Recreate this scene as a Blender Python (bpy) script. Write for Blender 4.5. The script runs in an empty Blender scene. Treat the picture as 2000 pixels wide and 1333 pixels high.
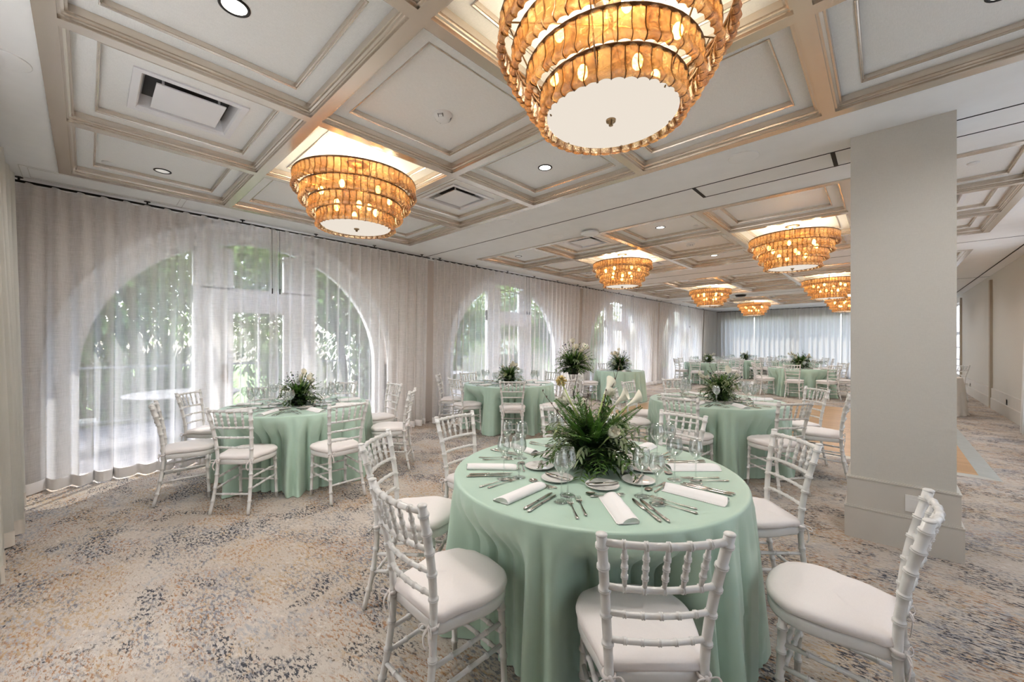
import bpy, math, random
from mathutils import Vector, Matrix
PI = math.pi
S = bpy.context.scene
C = S.collection
# ------------------------------------------------------------------ camera frame used to lay the room out in metres
YAW = math.radians(43.13); FPX = 777.0; EYE = 1.47
ca, sa = math.cos(YAW), math.sin(YAW)
def cw(lat, d):                      # (right of, ahead of the viewpoint) -> room x, y
    return (-sa * d + ca * lat, ca * d + sa * lat)

# ------------------------------------------------------------------ materials
def mat(name):
    m = bpy.data.materials.new(name); m.use_nodes = True
    nt = m.node_tree; nt.nodes.clear()
    out = nt.nodes.new('ShaderNodeOutputMaterial')
    return m, nt, out
def N(nt, kind, **kw):
    n = nt.nodes.new(kind)
    for k, v in kw.items():
        if k in n.inputs: n.inputs[k].default_value = v
        else: setattr(n, k, v)
    return n
def L(nt, a, b): nt.links.new(a, b)
def rgba(c): return (c[0], c[1], c[2], 1)
def ramp(nt, fac, stops, interp='LINEAR'):
    r = nt.nodes.new('ShaderNodeValToRGB'); r.color_ramp.interpolation = interp
    el = r.color_ramp.elements
    el[0].position, el[0].color = stops[0][0], rgba(stops[0][1])
    el[1].position, el[1].color = stops[-1][0], rgba(stops[-1][1])
    for p, c in stops[1:-1]:
        e = el.new(p); e.color = rgba(c)
    L(nt, fac, r.inputs[0]); return r.outputs[0]
def mixc(nt, fac, a, b, mode='MIX'):
    m = nt.nodes.new('ShaderNodeMix'); m.data_type = 'RGBA'; m.blend_type = mode
    for sock, v in ((m.inputs[0], fac), (m.inputs[6], a), (m.inputs[7], b)):
        if hasattr(v, 'is_linked'): L(nt, v, sock)
        elif isinstance(v, (int, float)): sock.default_value = v
        else: sock.default_value = rgba(v)
    return m.outputs[2]
def coords(nt, scale=(1, 1, 1), kind='Object', rot=(0, 0, 0)):
    t = nt.nodes.new('ShaderNodeTexCoord'); mp = nt.nodes.new('ShaderNodeMapping')
    mp.inputs['Scale'].default_value = scale; mp.inputs['Rotation'].default_value = rot
    L(nt, t.outputs[kind], mp.inputs[0]); return mp.outputs[0]
def noise(nt, vec, scale, detail=3, rough=.55, dist=0):
    n = nt.nodes.new('ShaderNodeTexNoise')
    n.inputs['Scale'].default_value = scale; n.inputs['Detail'].default_value = detail
    n.inputs['Roughness'].default_value = rough; n.inputs['Distortion'].default_value = dist
    L(nt, vec, n.inputs['Vector']); return n.outputs[0]
def bump(nt, h, strength, dist=.01):
    b = nt.nodes.new('ShaderNodeBump'); b.inputs['Strength'].default_value = strength
    b.inputs['Distance'].default_value = dist; L(nt, h, b.inputs['Height']); return b.outputs[0]
def pbr(name, col, rough=.5, metal=0, var=.06, vscale=6, bmp=0, bscale=80, spec=.5, sheen=0, coat=0, stretch=(1, 1, 1), alpha=None, emis=None):
    m, nt, out = mat(name)
    b = N(nt, 'ShaderNodeBsdfPrincipled', Roughness=rough, Metallic=metal)
    b.inputs['Specular IOR Level'].default_value = spec
    if sheen: b.inputs['Sheen Weight'].default_value = sheen
    if coat: b.inputs['Coat Weight'].default_value = coat
    v = coords(nt, stretch)
    f = noise(nt, v, vscale, 4)
    lo = tuple(x * (1 - var) for x in col); hi = tuple(min(1, x * (1 + var)) for x in col)
    L(nt, ramp(nt, f, [(.3, lo), (.7, hi)]), b.inputs['Base Color'])
    if bmp: L(nt, bump(nt, noise(nt, v, bscale, 2), bmp, .003), b.inputs['Normal'])
    if emis:
        b.inputs['Emission Color'].default_value = rgba(emis[0]); b.inputs['Emission Strength'].default_value = emis[1]
    L(nt, b.outputs[0], out.inputs[0]); return m

def emit(name, col, st):
    m, nt, out = mat(name); e = N(nt, 'ShaderNodeEmission', Color=rgba(col), Strength=st)
    L(nt, e.outputs[0], out.inputs[0]); return m

def carpet():
    m, nt, out = mat('carpet'); b = N(nt, 'ShaderNodeBsdfPrincipled', Roughness=.95)
    b.inputs['Specular IOR Level'].default_value = .1
    v = coords(nt, (1, 1, 1)); vs = coords(nt, (1.0, 1.7, 1), rot=(0, 0, -.75))
    base = ramp(nt, noise(nt, v, .9, 5, .6), [(.3, (.46, .395, .335)), (.5, (.53, .465, .40)), (.7, (.58, .53, .475))])
    def speck(col, sc, lo, hi, seed, mscale=None, mlo=.5, mhi=.6, amt=1.0):
        nonlocal base
        vt = coords(nt, (.75, 1.9, 1), rot=(0, 0, -.75)); vt.node.inputs['Location'].default_value = (seed * 3, seed, 0)
        k = ramp(nt, noise(nt, vt, sc, 4, .68), [(lo, (0, 0, 0)), (hi, (amt,) * 3)])
        if mscale:
            vv = coords(nt, (1, 1.4, 1), rot=(0, 0, -.75)); vv.node.inputs['Location'].default_value = (seed, seed * 1.7, 0)
            a = ramp(nt, noise(nt, vv, mscale, 6, .7, .5), [(mlo, (0, 0, 0)), (mhi, (1, 1, 1))])
            k = mixc(nt, 1, k, a, 'MULTIPLY')
        base = mixc(nt, k, base, col)
    speck((.47, .41, .355), 22, .49, .57, 2, 1.6, .42, .60, .7)
    speck((.70, .65, .59), 30, .52, .60, 5, 2.2, .45, .62, .8)
    speck((.36, .27, .20), 40, .55, .60, 9, 1.3, .40, .60, .8)
    speck((.35, .35, .37), 24, .48, .55, 3, 1.2, .50, .58, .8)
    speck((.46, .31, .16), 30, .51, .56, 11, 1.5, .49, .58, .75)
    speck((.36, .18, .08), 38, .53, .575, 23, 1.9, .47, .56, .85)
    speck((.18, .19, .22), 34, .51, .555, 31, 1.5, .50, .57, .85)
    speck((.05, .055, .07), 38, .51, .55, 47, 1.9, .51, .56, .95)
    speck((.12, .085, .06), 34, .60, .64, 59, 1.1, .38, .55, .9)
    L(nt, base, b.inputs['Base Color'])
    L(nt, bump(nt, noise(nt, v, 220, 2, .8), .5, .004), b.inputs['Normal'])
    L(nt, b.outputs[0], out.inputs[0]); return m

def linen(name, col, rough=.5, metal=0, sc=140, amt=.10, bmp=.15):
    m, nt, out = mat(name); b = N(nt, 'ShaderNodeBsdfPrincipled', Roughness=rough, Metallic=metal)
    h = noise(nt, coords(nt, (1, 12, 12)), sc / 4, 3, .7); w = noise(nt, coords(nt, (12, 1, 1)), sc / 4, 3, .7)
    k = mixc(nt, .5, h, w)
    L(nt, ramp(nt, k, [(.35, tuple(x * (1 - amt) for x in col)), (.65, tuple(min(1, x * (1 + amt)) for x in col))]), b.inputs['Base Color'])
    L(nt, bump(nt, k, bmp, .002), b.inputs['Normal']); L(nt, b.outputs[0], out.inputs[0]); return m

def wood():
    m, nt, out = mat('oak_dance_floor'); b = N(nt, 'ShaderNodeBsdfPrincipled', Roughness=.32)
    v = coords(nt, (1, 1, 1)); br = nt.nodes.new('ShaderNodeTexBrick'); L(nt, v, br.inputs[0])
    for k, x in (('Scale', 1.0), ('Mortar Size', .0015), ('Brick Width', .9), ('Row Height', .09), ('Bias', 0.0)): br.inputs[k].default_value = x
    br.inputs['Color1'].default_value = (.62, .38, .19, 1); br.inputs['Color2'].default_value = (.50, .29, .13, 1); br.inputs['Mortar'].default_value = (.2, .12, .07, 1)
    g = noise(nt, coords(nt, (1.5, 40, 1)), 3, 4, .6)
    L(nt, mixc(nt, .5, br.outputs[0], ramp(nt, g, [(.3, (.55, .5, .45)), (.7, (1, 1, 1))]), 'MULTIPLY'), b.inputs['Base Color'])
    L(nt, b.outputs[0], out.inputs[0]); return m

def sheer(name, col, openness, tcol):
    m, nt, out = mat(name)
    v = coords(nt, (1, 1, 1), 'Object')
    warp = noise(nt, coords(nt, (60, 60, 1.2)), 6, 3, .7); weft = noise(nt, coords(nt, (1.2, 1.2, 60)), 6, 3, .7)
    wv = mixc(nt, .5, warp, weft)
    lo = tuple(x * .88 for x in col)
    colr = ramp(nt, wv, [(.35, lo), (.65, col)])
    d = N(nt, 'ShaderNodeBsdfDiffuse'); L(nt, colr, d.inputs[0])
    t = N(nt, 'ShaderNodeBsdfTranslucent'); t.inputs[0].default_value = rgba(tcol)
    a = nt.nodes.new('ShaderNodeMixShader'); a.inputs[0].default_value = .47
    L(nt, d.outputs[0], a.inputs[1]); L(nt, t.outputs[0], a.inputs[2])
    tr = N(nt, 'ShaderNodeBsdfTransparent')
    lw = nt.nodes.new('ShaderNodeLayerWeight'); lw.inputs[0].default_value = .35       # open weave closes up at a slant
    op = ramp(nt, lw.outputs['Facing'], [(0, (openness,) * 3), (.6, (openness * .55,) * 3), (.95, (0.02,) * 3)])
    k = nt.nodes.new('ShaderNodeMath'); k.operation = 'MULTIPLY'; L(nt, op, k.inputs[0])
    L(nt, ramp(nt, wv, [(.35, (1.25,) * 3), (.65, (.8,) * 3)]), k.inputs[1])
    mx = nt.nodes.new('ShaderNodeMixShader'); L(nt, k.outputs[0], mx.inputs[0]); L(nt, a.outputs[0], mx.inputs[1]); L(nt, tr.outputs[0], mx.inputs[2])
    L(nt, mx.outputs[0], out.inputs[0]); return m

def thin_glass(name, tint=(1, 1, 1), refl=.9, base=.07):
    m, nt, out = mat(name)
    lw = nt.nodes.new('ShaderNodeLayerWeight'); lw.inputs[0].default_value = .5
    fo = ramp(nt, lw.outputs['Facing'], [(0, (base,) * 3), (.5, (base * 1.8,) * 3), (.75, (base * 3.2,) * 3), (.95, (min(1, base * 6),) * 3)])
    tr = N(nt, 'ShaderNodeBsdfTransparent', Color=rgba(tint)); gl = N(nt, 'ShaderNodeBsdfGlossy', Roughness=.02)
    gl.inputs[0].default_value = (refl, refl, refl, 1)
    mx = nt.nodes.new('ShaderNodeMixShader'); L(nt, fo, mx.inputs[0]); L(nt, tr.outputs[0], mx.inputs[1]); L(nt, gl.outputs[0], mx.inputs[2])
    L(nt, mx.outputs[0], out.inputs[0]); return m

def amber():
    m, nt, out = mat('amber_glass')
    v = coords(nt); n1 = noise(nt, v, 38, 5, .75, .9); n2 = noise(nt, v, 9, 2, .5)
    c = ramp(nt, n1, [(.34, (.09, .024, .004)), (.45, (.34, .12, .018)), (.55, (.66, .31, .07)), (.66, (.98, .76, .38))])
    gi = nt.nodes.new('ShaderNodeNewGeometry')
    c = mixc(nt, .46, c, ramp(nt, gi.outputs['Random Per Island'], [(0, (.24, .085, .02)), (.35, (.62, .33, .10)), (.6, (.33, .125, .028)), (1, (.86, .58, .24))]), 'MIX')
    c = mixc(nt, .4, c, ramp(nt, n2, [(.35, (.65, .42, .22)), (.65, (1, 1, 1))]), 'MULTIPLY')
    t = N(nt, 'ShaderNodeBsdfTranslucent'); L(nt, c, t.inputs[0])
    tr = N(nt, 'ShaderNodeBsdfTransparent'); L(nt, c, tr.inputs[0])
    d = N(nt, 'ShaderNodeBsdfDiffuse'); L(nt, c, d.inputs[0])
    g = N(nt, 'ShaderNodeBsdfGlossy', Roughness=.12); g.inputs[0].default_value = (1, .93, .8, 1)
    nb = bump(nt, n1, .9, .008); L(nt, nb, g.inputs['Normal'])
    a = nt.nodes.new('ShaderNodeMixShader'); a.inputs[0].default_value = .60; L(nt, t.outputs[0], a.inputs[1]); L(nt, tr.outputs[0], a.inputs[2])
    b = nt.nodes.new('ShaderNodeMixShader'); b.inputs[0].default_value = .03; L(nt, a.outputs[0], b.inputs[1]); L(nt, d.outputs[0], b.inputs[2])
    e = nt.nodes.new('ShaderNodeMixShader'); e.inputs[0].default_value = .22; L(nt, b.outputs[0], e.inputs[1]); L(nt, g.outputs[0], e.inputs[2])
    L(nt, e.outputs[0], out.inputs[0]); return m

def leafmat(name, c1, c2, tl=.35, rough=.45):
    m, nt, out = mat(name)
    c = ramp(nt, noise(nt, coords(nt), 14, 2), [(.35, c1), (.65, c2)])
    b = N(nt, 'ShaderNodeBsdfPrincipled', Roughness=rough); L(nt, c, b.inputs['Base Color'])
    t = N(nt, 'ShaderNodeBsdfTranslucent'); L(nt, c, t.inputs[0])
    mx = nt.nodes.new('ShaderNodeMixShader'); mx.inputs[0].default_value = tl
    L(nt, b.outputs[0], mx.inputs[1]); L(nt, t.outputs[0], mx.inputs[2]); L(nt, mx.outputs[0], out.inputs[0]); return m

M = dict(
    carpet=carpet(), wood=wood(),
    soffit=pbr('soffit_paint', (.86, .85, .83), .85, var=.02),
    panel=linen('ceiling_linen', (.87, .86, .83), .45, .04, 140, .07, .10),
    beam=pbr('champagne_leaf', (.70, .62, .53), .27, .80, var=.03, vscale=3, stretch=(1, 1, 1)),
    riser=pbr('champagne_leaf_light', (.60, .49, .37), .40, .5, var=.08),
    wall=linen('wall_linen', (.60, .58, .53), .75, 0, 160, .05, .12),
    wallplain=pbr('wall_paint', (.72, .68, .62), .8, var=.02),
    walltan=pbr('wall_paint_tan', (.64, .56, .49), .8, var=.02),
    base=pbr('baseboard_paint', (.60, .57, .52), .5, var=.02),
    strip=pbr('pilaster_paint', (.42, .36, .28), .6, var=.04),
    black=pbr('black_metal', (.015, .013, .012), .45, .3, var=.1),
    groove=pbr('dark_groove', (.02, .017, .014), .8),
    frame=pbr('window_white', (.92, .92, .93), .45, var=.01),
    curtain=sheer('sheer_curtain', (.90, .87, .82), .50, (.95, .94, .96)),
    drape=sheer('sheer_drape_side', (.84, .82, .75), .05, (.8, .78, .72)),
    fillsheer=sheer('fill_sheer', (.84, .84, .81), .0, (.9, .89, .86)),  # sheer for the added daylight windows only
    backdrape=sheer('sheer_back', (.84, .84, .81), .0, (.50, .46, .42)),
    chair=pbr('white_lacquer', (.80, .78, .75), .32, var=.03, vscale=12, coat=.3),
    cushion=linen('cushion_fabric', (.87, .81, .78), .9, 0, 300, .03, .10),
    cloth=pbr('mint_satin', (.46, .62, .50), .38, var=.03, vscale=5, sheen=.2, bmp=.04, bscale=160),
    ivorycloth=pbr('ivory_cloth', (.70, .64, .56), .7, var=.04),
    napkin=linen('napkin_fabric', (.90, .87, .85), .85, 0, 400, .02, .08),
    china=pbr('white_china', (.88, .85, .81), .15, var=.01, coat=.5),
    steel=pbr('cutlery_steel', (.62, .58, .53), .20, 1.0, var=.15, vscale=30),
    glass=thin_glass('stem_glass', (.93, .945, .94), 1.0, .13), pane=thin_glass('window_pane', (.97, .98, .98), .7, .03),
    pepper=pbr('ground_pepper', (.08, .06, .05), .9, var=.5, vscale=200), salt=pbr('salt_grains', (.85, .85, .83), .9),
    amber=amber(), rim=pbr('bronze_rim', (.16, .075, .03), .35, .6, var=.2, vscale=40),
    brass=pbr('aged_brass', (.35, .24, .13), .3, .9),
    white=pbr('white_plastic', (.80, .79, .77), .45, var=.01), whitemetal=pbr('white_metal', (.84, .83, .84), .35, var=.01),
    bouncepaving=pbr('bounce_paving', (.58, .56, .53), .9, var=.05),  # ground added outside to bounce sunlight indoors
    patiotop=pbr('patio_table_top', (.13, .13, .135), .5),
    darkhole=pbr('duct_dark', (.07, .07, .07), .8),
    lens=emit('downlight_lens', (1, .95, .86), 9), dimlens=pbr('dim_lens', (.62, .61, .59), .3, emis=((1, .95, .86), .25)),
    bulb=emit('warm_bulb', (1, .84, .56), 45), diff=emit('diffuser_glow', (1, .90, .78), .56),
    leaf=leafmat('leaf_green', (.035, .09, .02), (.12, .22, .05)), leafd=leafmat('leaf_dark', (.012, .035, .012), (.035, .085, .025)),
    leafs=leafmat('leaf_sage', (.16, .22, .10), (.36, .42, .24)), fern=leafmat('fern_green', (.05, .15, .02), (.16, .32, .06)),
    petal=pbr('cream_petal', (.86, .82, .68), .5, var=.05, vscale=20, sheen=.2), petalg=pbr('petal_green', (.42, .52, .18), .5, var=.2, vscale=20),
    twig=pbr('brown_twig', (.10, .065, .045), .7, var=.3, vscale=30), pale=pbr('pale_bloom', (.50, .56, .30), .8, var=.25, vscale=60),
    yellow=pbr('yellow_bloom', (.55, .42, .16), .8, var=.3, vscale=50), bud=pbr('violet_bud', (.07, .06, .12), .7, var=.2),
    pot=pbr('dark_bowl', (.02, .03, .02), .5),
    deck=pbr('patio_stone', (.10, .10, .11), .8, var=.12, vscale=2, stretch=(1, 6, 1)), rail=pbr('rail_metal', (.10, .11, .11), .5),
    tree1=leafmat('tree_leaf', (.03, .09, .02), (.16, .28, .06), .45), tree2=leafmat('tree_leaf_light', (.09, .18, .03), (.35, .45, .14), .5),
    bark=pbr('tree_bark', (.16, .12, .09), .9, var=.3), ext=pbr('stucco', (.72, .70, .66), .9, var=.04), extglass=pbr('dark_window', (.05, .07, .08), .2),
    grass=pbr('lawn', (.12, .22, .05), .95, var=.3), silverstrip=pbr('edge_strip', (.56, .55, .50), .35, .3, var=.03), greystrip=pbr('edge_ramp', (.40, .41, .38), .5, .2, var=.05),
)

# ------------------------------------------------------------------ mesh builder
class MB:
    def __init__(s): s.v = []; s.f = []; s.m = []; s.mi = 0
    def add(s, vs, fs):
        o = len(s.v); s.v += [tuple(p) for p in vs]
        for f in fs: s.f.append(tuple(i + o for i in f)); s.m.append(s.mi)
        return s
    def box(s, x0, x1, y0, y1, z0, z1):
        vs = [(x, y, z) for z in (z0, z1) for y in (y0, y1) for x in (x0, x1)]
        return s.add(vs, [(0, 2, 3, 1), (4, 5, 7, 6), (0, 1, 5, 4), (2, 6, 7, 3), (0, 4, 6, 2), (1, 3, 7, 5)])
    def quad(s, *p): return s.add(p, [tuple(range(len(p)))])
    def tube(s, pts, rad, seg=8, cap=True, flat=1.0, up=None):
        pts = [Vector(p) for p in pts]; n = len(pts)
        if isinstance(rad, (int, float)): rad = [rad] * n
        vs = []; fs = []; ref = Vector(up) if up else None
        for i, p in enumerate(pts):
            t = (pts[min(i + 1, n - 1)] - pts[max(i - 1, 0)])
            t = t.normalized() if t.length > 1e-9 else Vector((0, 0, 1))
            if ref is None: ref = Vector((1, 0, 0)) if abs(t.x) < .8 else Vector((0, 1, 0))
            a = (ref - t * ref.dot(t))
            a = a.normalized() if a.length > 1e-6 else t.orthogonal().normalized()
            if not up: ref = a
            b = t.cross(a)
            for k in range(seg):
                an = 2 * PI * k / seg; vs.append(p + a * (rad[i] * math.cos(an) * flat) + b * (rad[i] * math.sin(an)))
        for i in range(n - 1):
            for k in range(seg):
                k2 = (k + 1) % seg; fs.append((i * seg + k, i * seg + k2, (i + 1) * seg + k2, (i + 1) * seg + k))
        if cap: fs.append(tuple(range(seg))[::-1]); fs.append(tuple((n - 1) * seg + k for k in range(seg)))
        return s.add(vs, fs)
    def lathe(s, prof, seg=24, at=(0, 0, 0), closed=False):
        vs = []; fs = []; n = len(prof)
        for r, z in prof:
            for k in range(seg):
                a = 2 * PI * k / seg; vs.append((at[0] + r * math.cos(a), at[1] + r * math.sin(a), at[2] + z))
        for i in range(n - 1):
            for k in range(seg):
                k2 = (k + 1) % seg; fs.append((i * seg + k, i * seg + k2, (i + 1) * seg + k2, (i + 1) * seg + k))
        return s.add(vs, fs)
    def ball(s, c, r, seg=10, rings=6, sq=(1, 1, 1)):
        vs = [(c[0], c[1], c[2] - r * sq[2])]; fs = []
        for i in range(1, rings):
            t = -PI / 2 + PI * i / rings
            for k in range(seg):
                a = 2 * PI * k / seg; vs.append((c[0] + r * sq[0] * math.cos(t) * math.cos(a), c[1] + r * sq[1] * math.cos(t) * math.sin(a), c[2] + r * sq[2] * math.sin(t)))
        vs.append((c[0], c[1], c[2] + r * sq[2])); n = len(vs) - 1
        for k in range(seg):
            k2 = (k + 1) % seg; fs.append((0, 1 + k2, 1 + k)); fs.append((n, n - seg + k, n - seg + k2))
            for i in range(rings - 2): fs.append((1 + i * seg + k, 1 + i * seg + k2, 1 + (i + 1) * seg + k2, 1 + (i + 1) * seg + k))
        return s.add(vs, fs)
    def grid(s, fn, nu, nv, wrapu=False):
        vs = [fn(i / nu, j / nv) for j in range(nv + 1) for i in range(nu + (0 if wrapu else 1))]
        w = nu if wrapu else nu + 1; fs = []
        for j in range(nv):
            for i in range(nu):
                i2 = (i + 1) % w; fs.append((j * w + i, j * w + i2, (j + 1) * w + i2, (j + 1) * w + i))
        return s.add(vs, fs)
    def leaf(s, base, direc, length, width, droop=.3, side=None, n=4, cup=.15):
        base = Vector(base); d = Vector(direc).normalized()
        sd = Vector(side) if side is not None else d.cross(Vector((0, 0, 1)))
        if sd.length < 1e-4: sd = Vector((1, 0, 0))
        sd.normalize(); vs = []; fs = []; p = base.copy(); step = length / n
        for i in range(n + 1):
            t = i / n; w = width * .5 * max(.03, math.sin(PI * (t ** .8)) if t < 1 else .03)
            nrm = sd.cross(d)
            vs += [p - sd * w + nrm * (cup * w), p, p + sd * w + nrm * (cup * w)]
            p = p + d * step; d = (d + Vector((0, 0, -droop / n))).normalized()
        for i in range(n):
            for k in (0, 1): a = i * 3 + k; fs.append((a, a + 1, a + 4, a + 3))
        return s.add(vs, fs)
    def mesh(s, name, mats, smooth=True):
        me = bpy.data.meshes.new(name); me.from_pydata(s.v, [], s.f)
        for m in (mats if isinstance(mats, (list, tuple)) else [mats]): me.materials.append(M[m] if isinstance(m, str) else m)
        if any(s.m): me.polygons.foreach_set('material_index', s.m)
        if smooth: me.polygons.foreach_set('use_smooth', [True] * len(me.polygons))
        me.update(); return me
    def obj(s, name, mats, parent=None, smooth=True, **kw):
        o = bpy.data.objects.new(name, s.mesh(name, mats, smooth)); C.objects.link(o)
        if parent is not None: o.parent = parent
        for k, v in kw.items(): o[k] = v
        return o
def struct(name, mb, mats, smooth=False, **kw):
    o = mb.obj(name, mats, None, smooth); o['kind'] = 'structure'
    for k, v in kw.items(): o[k] = v
    return o
def tag(o, label, cat, group=None):
    o['label'] = label; o['category'] = cat
    if group: o['group'] = group
    return o
def thing(name, label=None, cat=None, loc=(0, 0, 0), rz=0, group=None):
    o = bpy.data.objects.new(name, None); C.objects.link(o); o.empty_display_size = .05
    o.location = loc; o.rotation_euler = (0, 0, rz)
    if label: tag(o, label, cat, group)
    return o
KIDS = {}
def remember(root):
    KIDS[root.name] = [(c, list(c.children)) for c in root.children]
def dup(root, loc, rz, label, group=None, scale=None):
    r = root.copy(); C.objects.link(r); r.location = loc; r.rotation_euler = (0, 0, rz); r['label'] = label
    if scale: r.scale = (scale,) * 3
    if group: r['group'] = group
    for ch, gs in KIDS.get(root.name, ()):
        c = ch.copy(); C.objects.link(c); c.parent = r
        for g in gs:
            d = g.copy(); C.objects.link(d); d.parent = c
    return r
def place(proto, used, loc, rz, label, group=None, scale=None):
    if not used:
        used.append(1); proto.location = loc; proto.rotation_euler = (0, 0, rz); proto['label'] = label
        if group: proto['group'] = group
        if scale: proto.scale = (scale,) * 3
        return proto
    return dup(proto, loc, rz, label, group, scale)
def lerp(a, b, t): return a + (b - a) * t
def sst(a, b, x):
    t = max(0, min(1, (x - a) / (b - a))); return t * t * (3 - 2 * t)

# ------------------------------------------------------------------ the room
CZ = 3.056
X0, X1, Y0, Y1 = -6.32, 1.80, -.72, 21.35
ROD_X, ROD_Z = -6.00, 3.018
WD = (-4.4, .92, 6.65, 11.9)                     # dance floor
struct('floor', MB().box(X0 - .3, X1 + .3, Y0 - .2, Y1 + .2, -.12, 0), 'carpet')
fl = MB().box(WD[0] + .09, WD[1] - .16, WD[2] + .09, WD[3] - .09, 0.001, .012)
wd = fl.obj('dance_floor', 'wood', smooth=False); tag(wd, 'light oak parquet dance floor laid on the carpet past the pillar', 'dance floor')
def ramp_strip(x0, x1, y0, y1, side, m):
    mb = MB(); b = .013
    if side == 'y0': vs = [(x0, y0, .001), (x1, y0, .001), (x1 - .16, y1, b), (x0 + .09, y1, b)]
    elif side == 'y1': vs = [(x0 + .09, y0, b), (x1 - .16, y0, b), (x1, y1, .001), (x0, y1, .001)]
    elif side == 'x0': vs = [(x0, y0, .001), (x1, y0 + .09, b), (x1, y1 - .09, b), (x0, y1, .001)]
    else: vs = [(x0, y0 + .09, b), (x1, y0, .001), (x1, y1, .001), (x0, y1 - .09, b)]
    lo = [(x, y, .0005) for x, y, z in vs]
    mb.add(vs + lo, [(0, 1, 2, 3), (7, 6, 5, 4), (0, 4, 5, 1), (1, 5, 6, 2), (2, 6, 7, 3), (3, 7, 4, 0)])
    return mb.obj('edge_ramp', m, wd, smooth=False)
ramp_strip(WD[0], WD[1], WD[2], WD[2] + .09, 'y0', 'silverstrip')
ramp_strip(WD[0], WD[1], WD[3] - .09, WD[3], 'y1', 'silverstrip')
ramp_strip(WD[0], WD[0] + .09, WD[2], WD[3], 'x0', 'silverstrip')
ramp_strip(WD[1] - .16, WD[1], WD[2], WD[3], 'x1', 'greystrip')

# left wall with four arched openings
ARCH = [1.66 + 5.15 * i for i in range(4)]
SPR, RO = 1.12, 1.90
def wall_left():
    mb = MB()
    ys = [Y0 - .2] + [y for c in ARCH for y in (c - RO, c + RO)] + [Y1 + .2]
    top = CZ + .3
    for i in range(0, len(ys), 2):
        mb.box(X0 - .30, X0, ys[i], ys[i + 1], -.1, top)
    n = 32
    for c in ARCH:
        prev = None
        for k in range(n + 1):
            a = PI * k / n; y = c - RO * math.cos(a); z = SPR + RO * math.sin(a)
            if prev:
                py, pz = prev
                for x in (X0, X0 - .30):
                    f = [(x, py, pz), (x, y, z), (x, y, top), (x, py, top)]
                    mb.quad(*(f if x == X0 else f[::-1]))
                mb.quad((X0, py, pz), (X0 - .3, py, pz), (X0 - .3, y, z), (X0, y, z))
            prev = (y, z)
        for sgn in (-1, 1):
            y = c + sgn * RO
            mb.quad((X0, y, 0), (X0 - .3, y, 0), (X0 - .3, y, SPR), (X0, y, SPR))
    return struct('wall_left', mb, 'walltan')
wall_left()
def arc_band(mb, c, r0, r1, x0, x1, n=40, legs=True, base=0.0):
    # an arch-shaped bar between radii r0 and r1, thickness x0..x1, with straight legs down to base
    path = []
    if legs: path.append((PI * 0, base))
    pts = []
    if legs: pts.append(((-r0, base), (-r1, base)))
    for k in range(n + 1):
        a = PI * k / n; pts.append(((-r0 * math.cos(a), SPR + r0 * math.sin(a)), (-r1 * math.cos(a), SPR + r1 * math.sin(a))))
    if legs: pts.append(((r0, base), (r1, base)))
    vs = []
    for (a, b) in pts: vs += [(x0, c + a[0], a[1]), (x1, c + a[0], a[1]), (x1, c + b[0], b[1]), (x0, c + b[0], b[1])]
    fs = []
    for i in range(len(pts) - 1):
        o = i * 4
        for k in range(4): k2 = (k + 1) % 4; fs.append((o + k, o + k2, o + 4 + k2, o + 4 + k))
    fs.append((0, 1, 2, 3)); e = (len(pts) - 1) * 4; fs.append((e + 3, e + 2, e + 1, e))
    return mb.add(vs, fs)
WX = X0 - .14
for i, c in enumerate(ARCH):
    w = struct('window_%d' % (i + 1), arc_band(MB(), c, 1.72, 1.90, WX - .05, WX + .05), 'frame')
    arc_band(MB(), c, 1.90, 1.985, X0, X0 + .025, legs=True).obj('arch_casing', 'frame', w, smooth=False)
    f = MB()
    zt = SPR + math.sqrt(1.73 ** 2 - .72 ** 2)
    for sg in (-1, 1): f.box(WX - .05, WX + .05, c + sg * .74 - .07 * (sg > 0) - .0 * 1, c + sg * .74 + .07 * (sg < 0), 0, zt + .02)
    f.box(WX - .04, WX + .04, c - .74, c + .74, 2.00, 2.22)
    f.box(WX - .04, WX + .04, c - .68, c - .31, 2.2, 2.75); f.box(WX - .04, WX + .04, c + .31, c + .68, 2.2, 2.75)
    f.box(WX - .04, WX + .04, c - .70, c + .70, 2.70, SPR + 1.58)
    f.obj('mullion', 'frame', w, smooth=False)
    dr = MB(); dr.box(WX - .03, WX + .03, c - .67, c - .31, .02, 2.0); dr.box(WX - .03, WX + .03, c + .31, c + .67, .02, 2.0)
    dr.box(WX - .03, WX + .03, c - .31, c + .31, .02, .30); dr.box(WX - .03, WX + .03, c - .31, c + .31, 1.90, 2.0); dr.box(WX - .012, WX + .012, c - .012, c + .012, .3, 1.9)
    dr = dr.obj('french_door', 'frame', w, smooth=False)
    h = MB().box(WX + .03, WX + .045, c - .43, c - .37, .95, 1.20); h.tube([(WX + .045, c - .40, 1.05), (WX + .09, c - .40, 1.05), (WX + .09, c - .50, 1.05)], .010, 8)
    h.obj('door_handle', 'brass', dr)
    g = MB(); n = 20
    for lo, hi in ((-1.73, -.70), (.70, 1.73)):
        for k in range(n):
            a, b = lerp(lo, hi, k / n), lerp(lo, hi, (k + 1) / n)
            za, zb = SPR + math.sqrt(max(0, 1.73 ** 2 - a * a)), SPR + math.sqrt(max(0, 1.73 ** 2 - b * b))
            g.quad((WX, c + a, .05), (WX, c + b, .05), (WX, c + b, zb), (WX, c + a, za))
    g.quad((WX, c - .31, .3), (WX, c + .31, .3), (WX, c + .31, 1.9), (WX, c - .31, 1.9)); g.quad((WX, c - .31, 2.2), (WX, c + .31, 2.2), (WX, c + .31, 2.7), (WX, c - .31, 2.7))
    g.obj('pane', 'pane', w, smooth=False)
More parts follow.
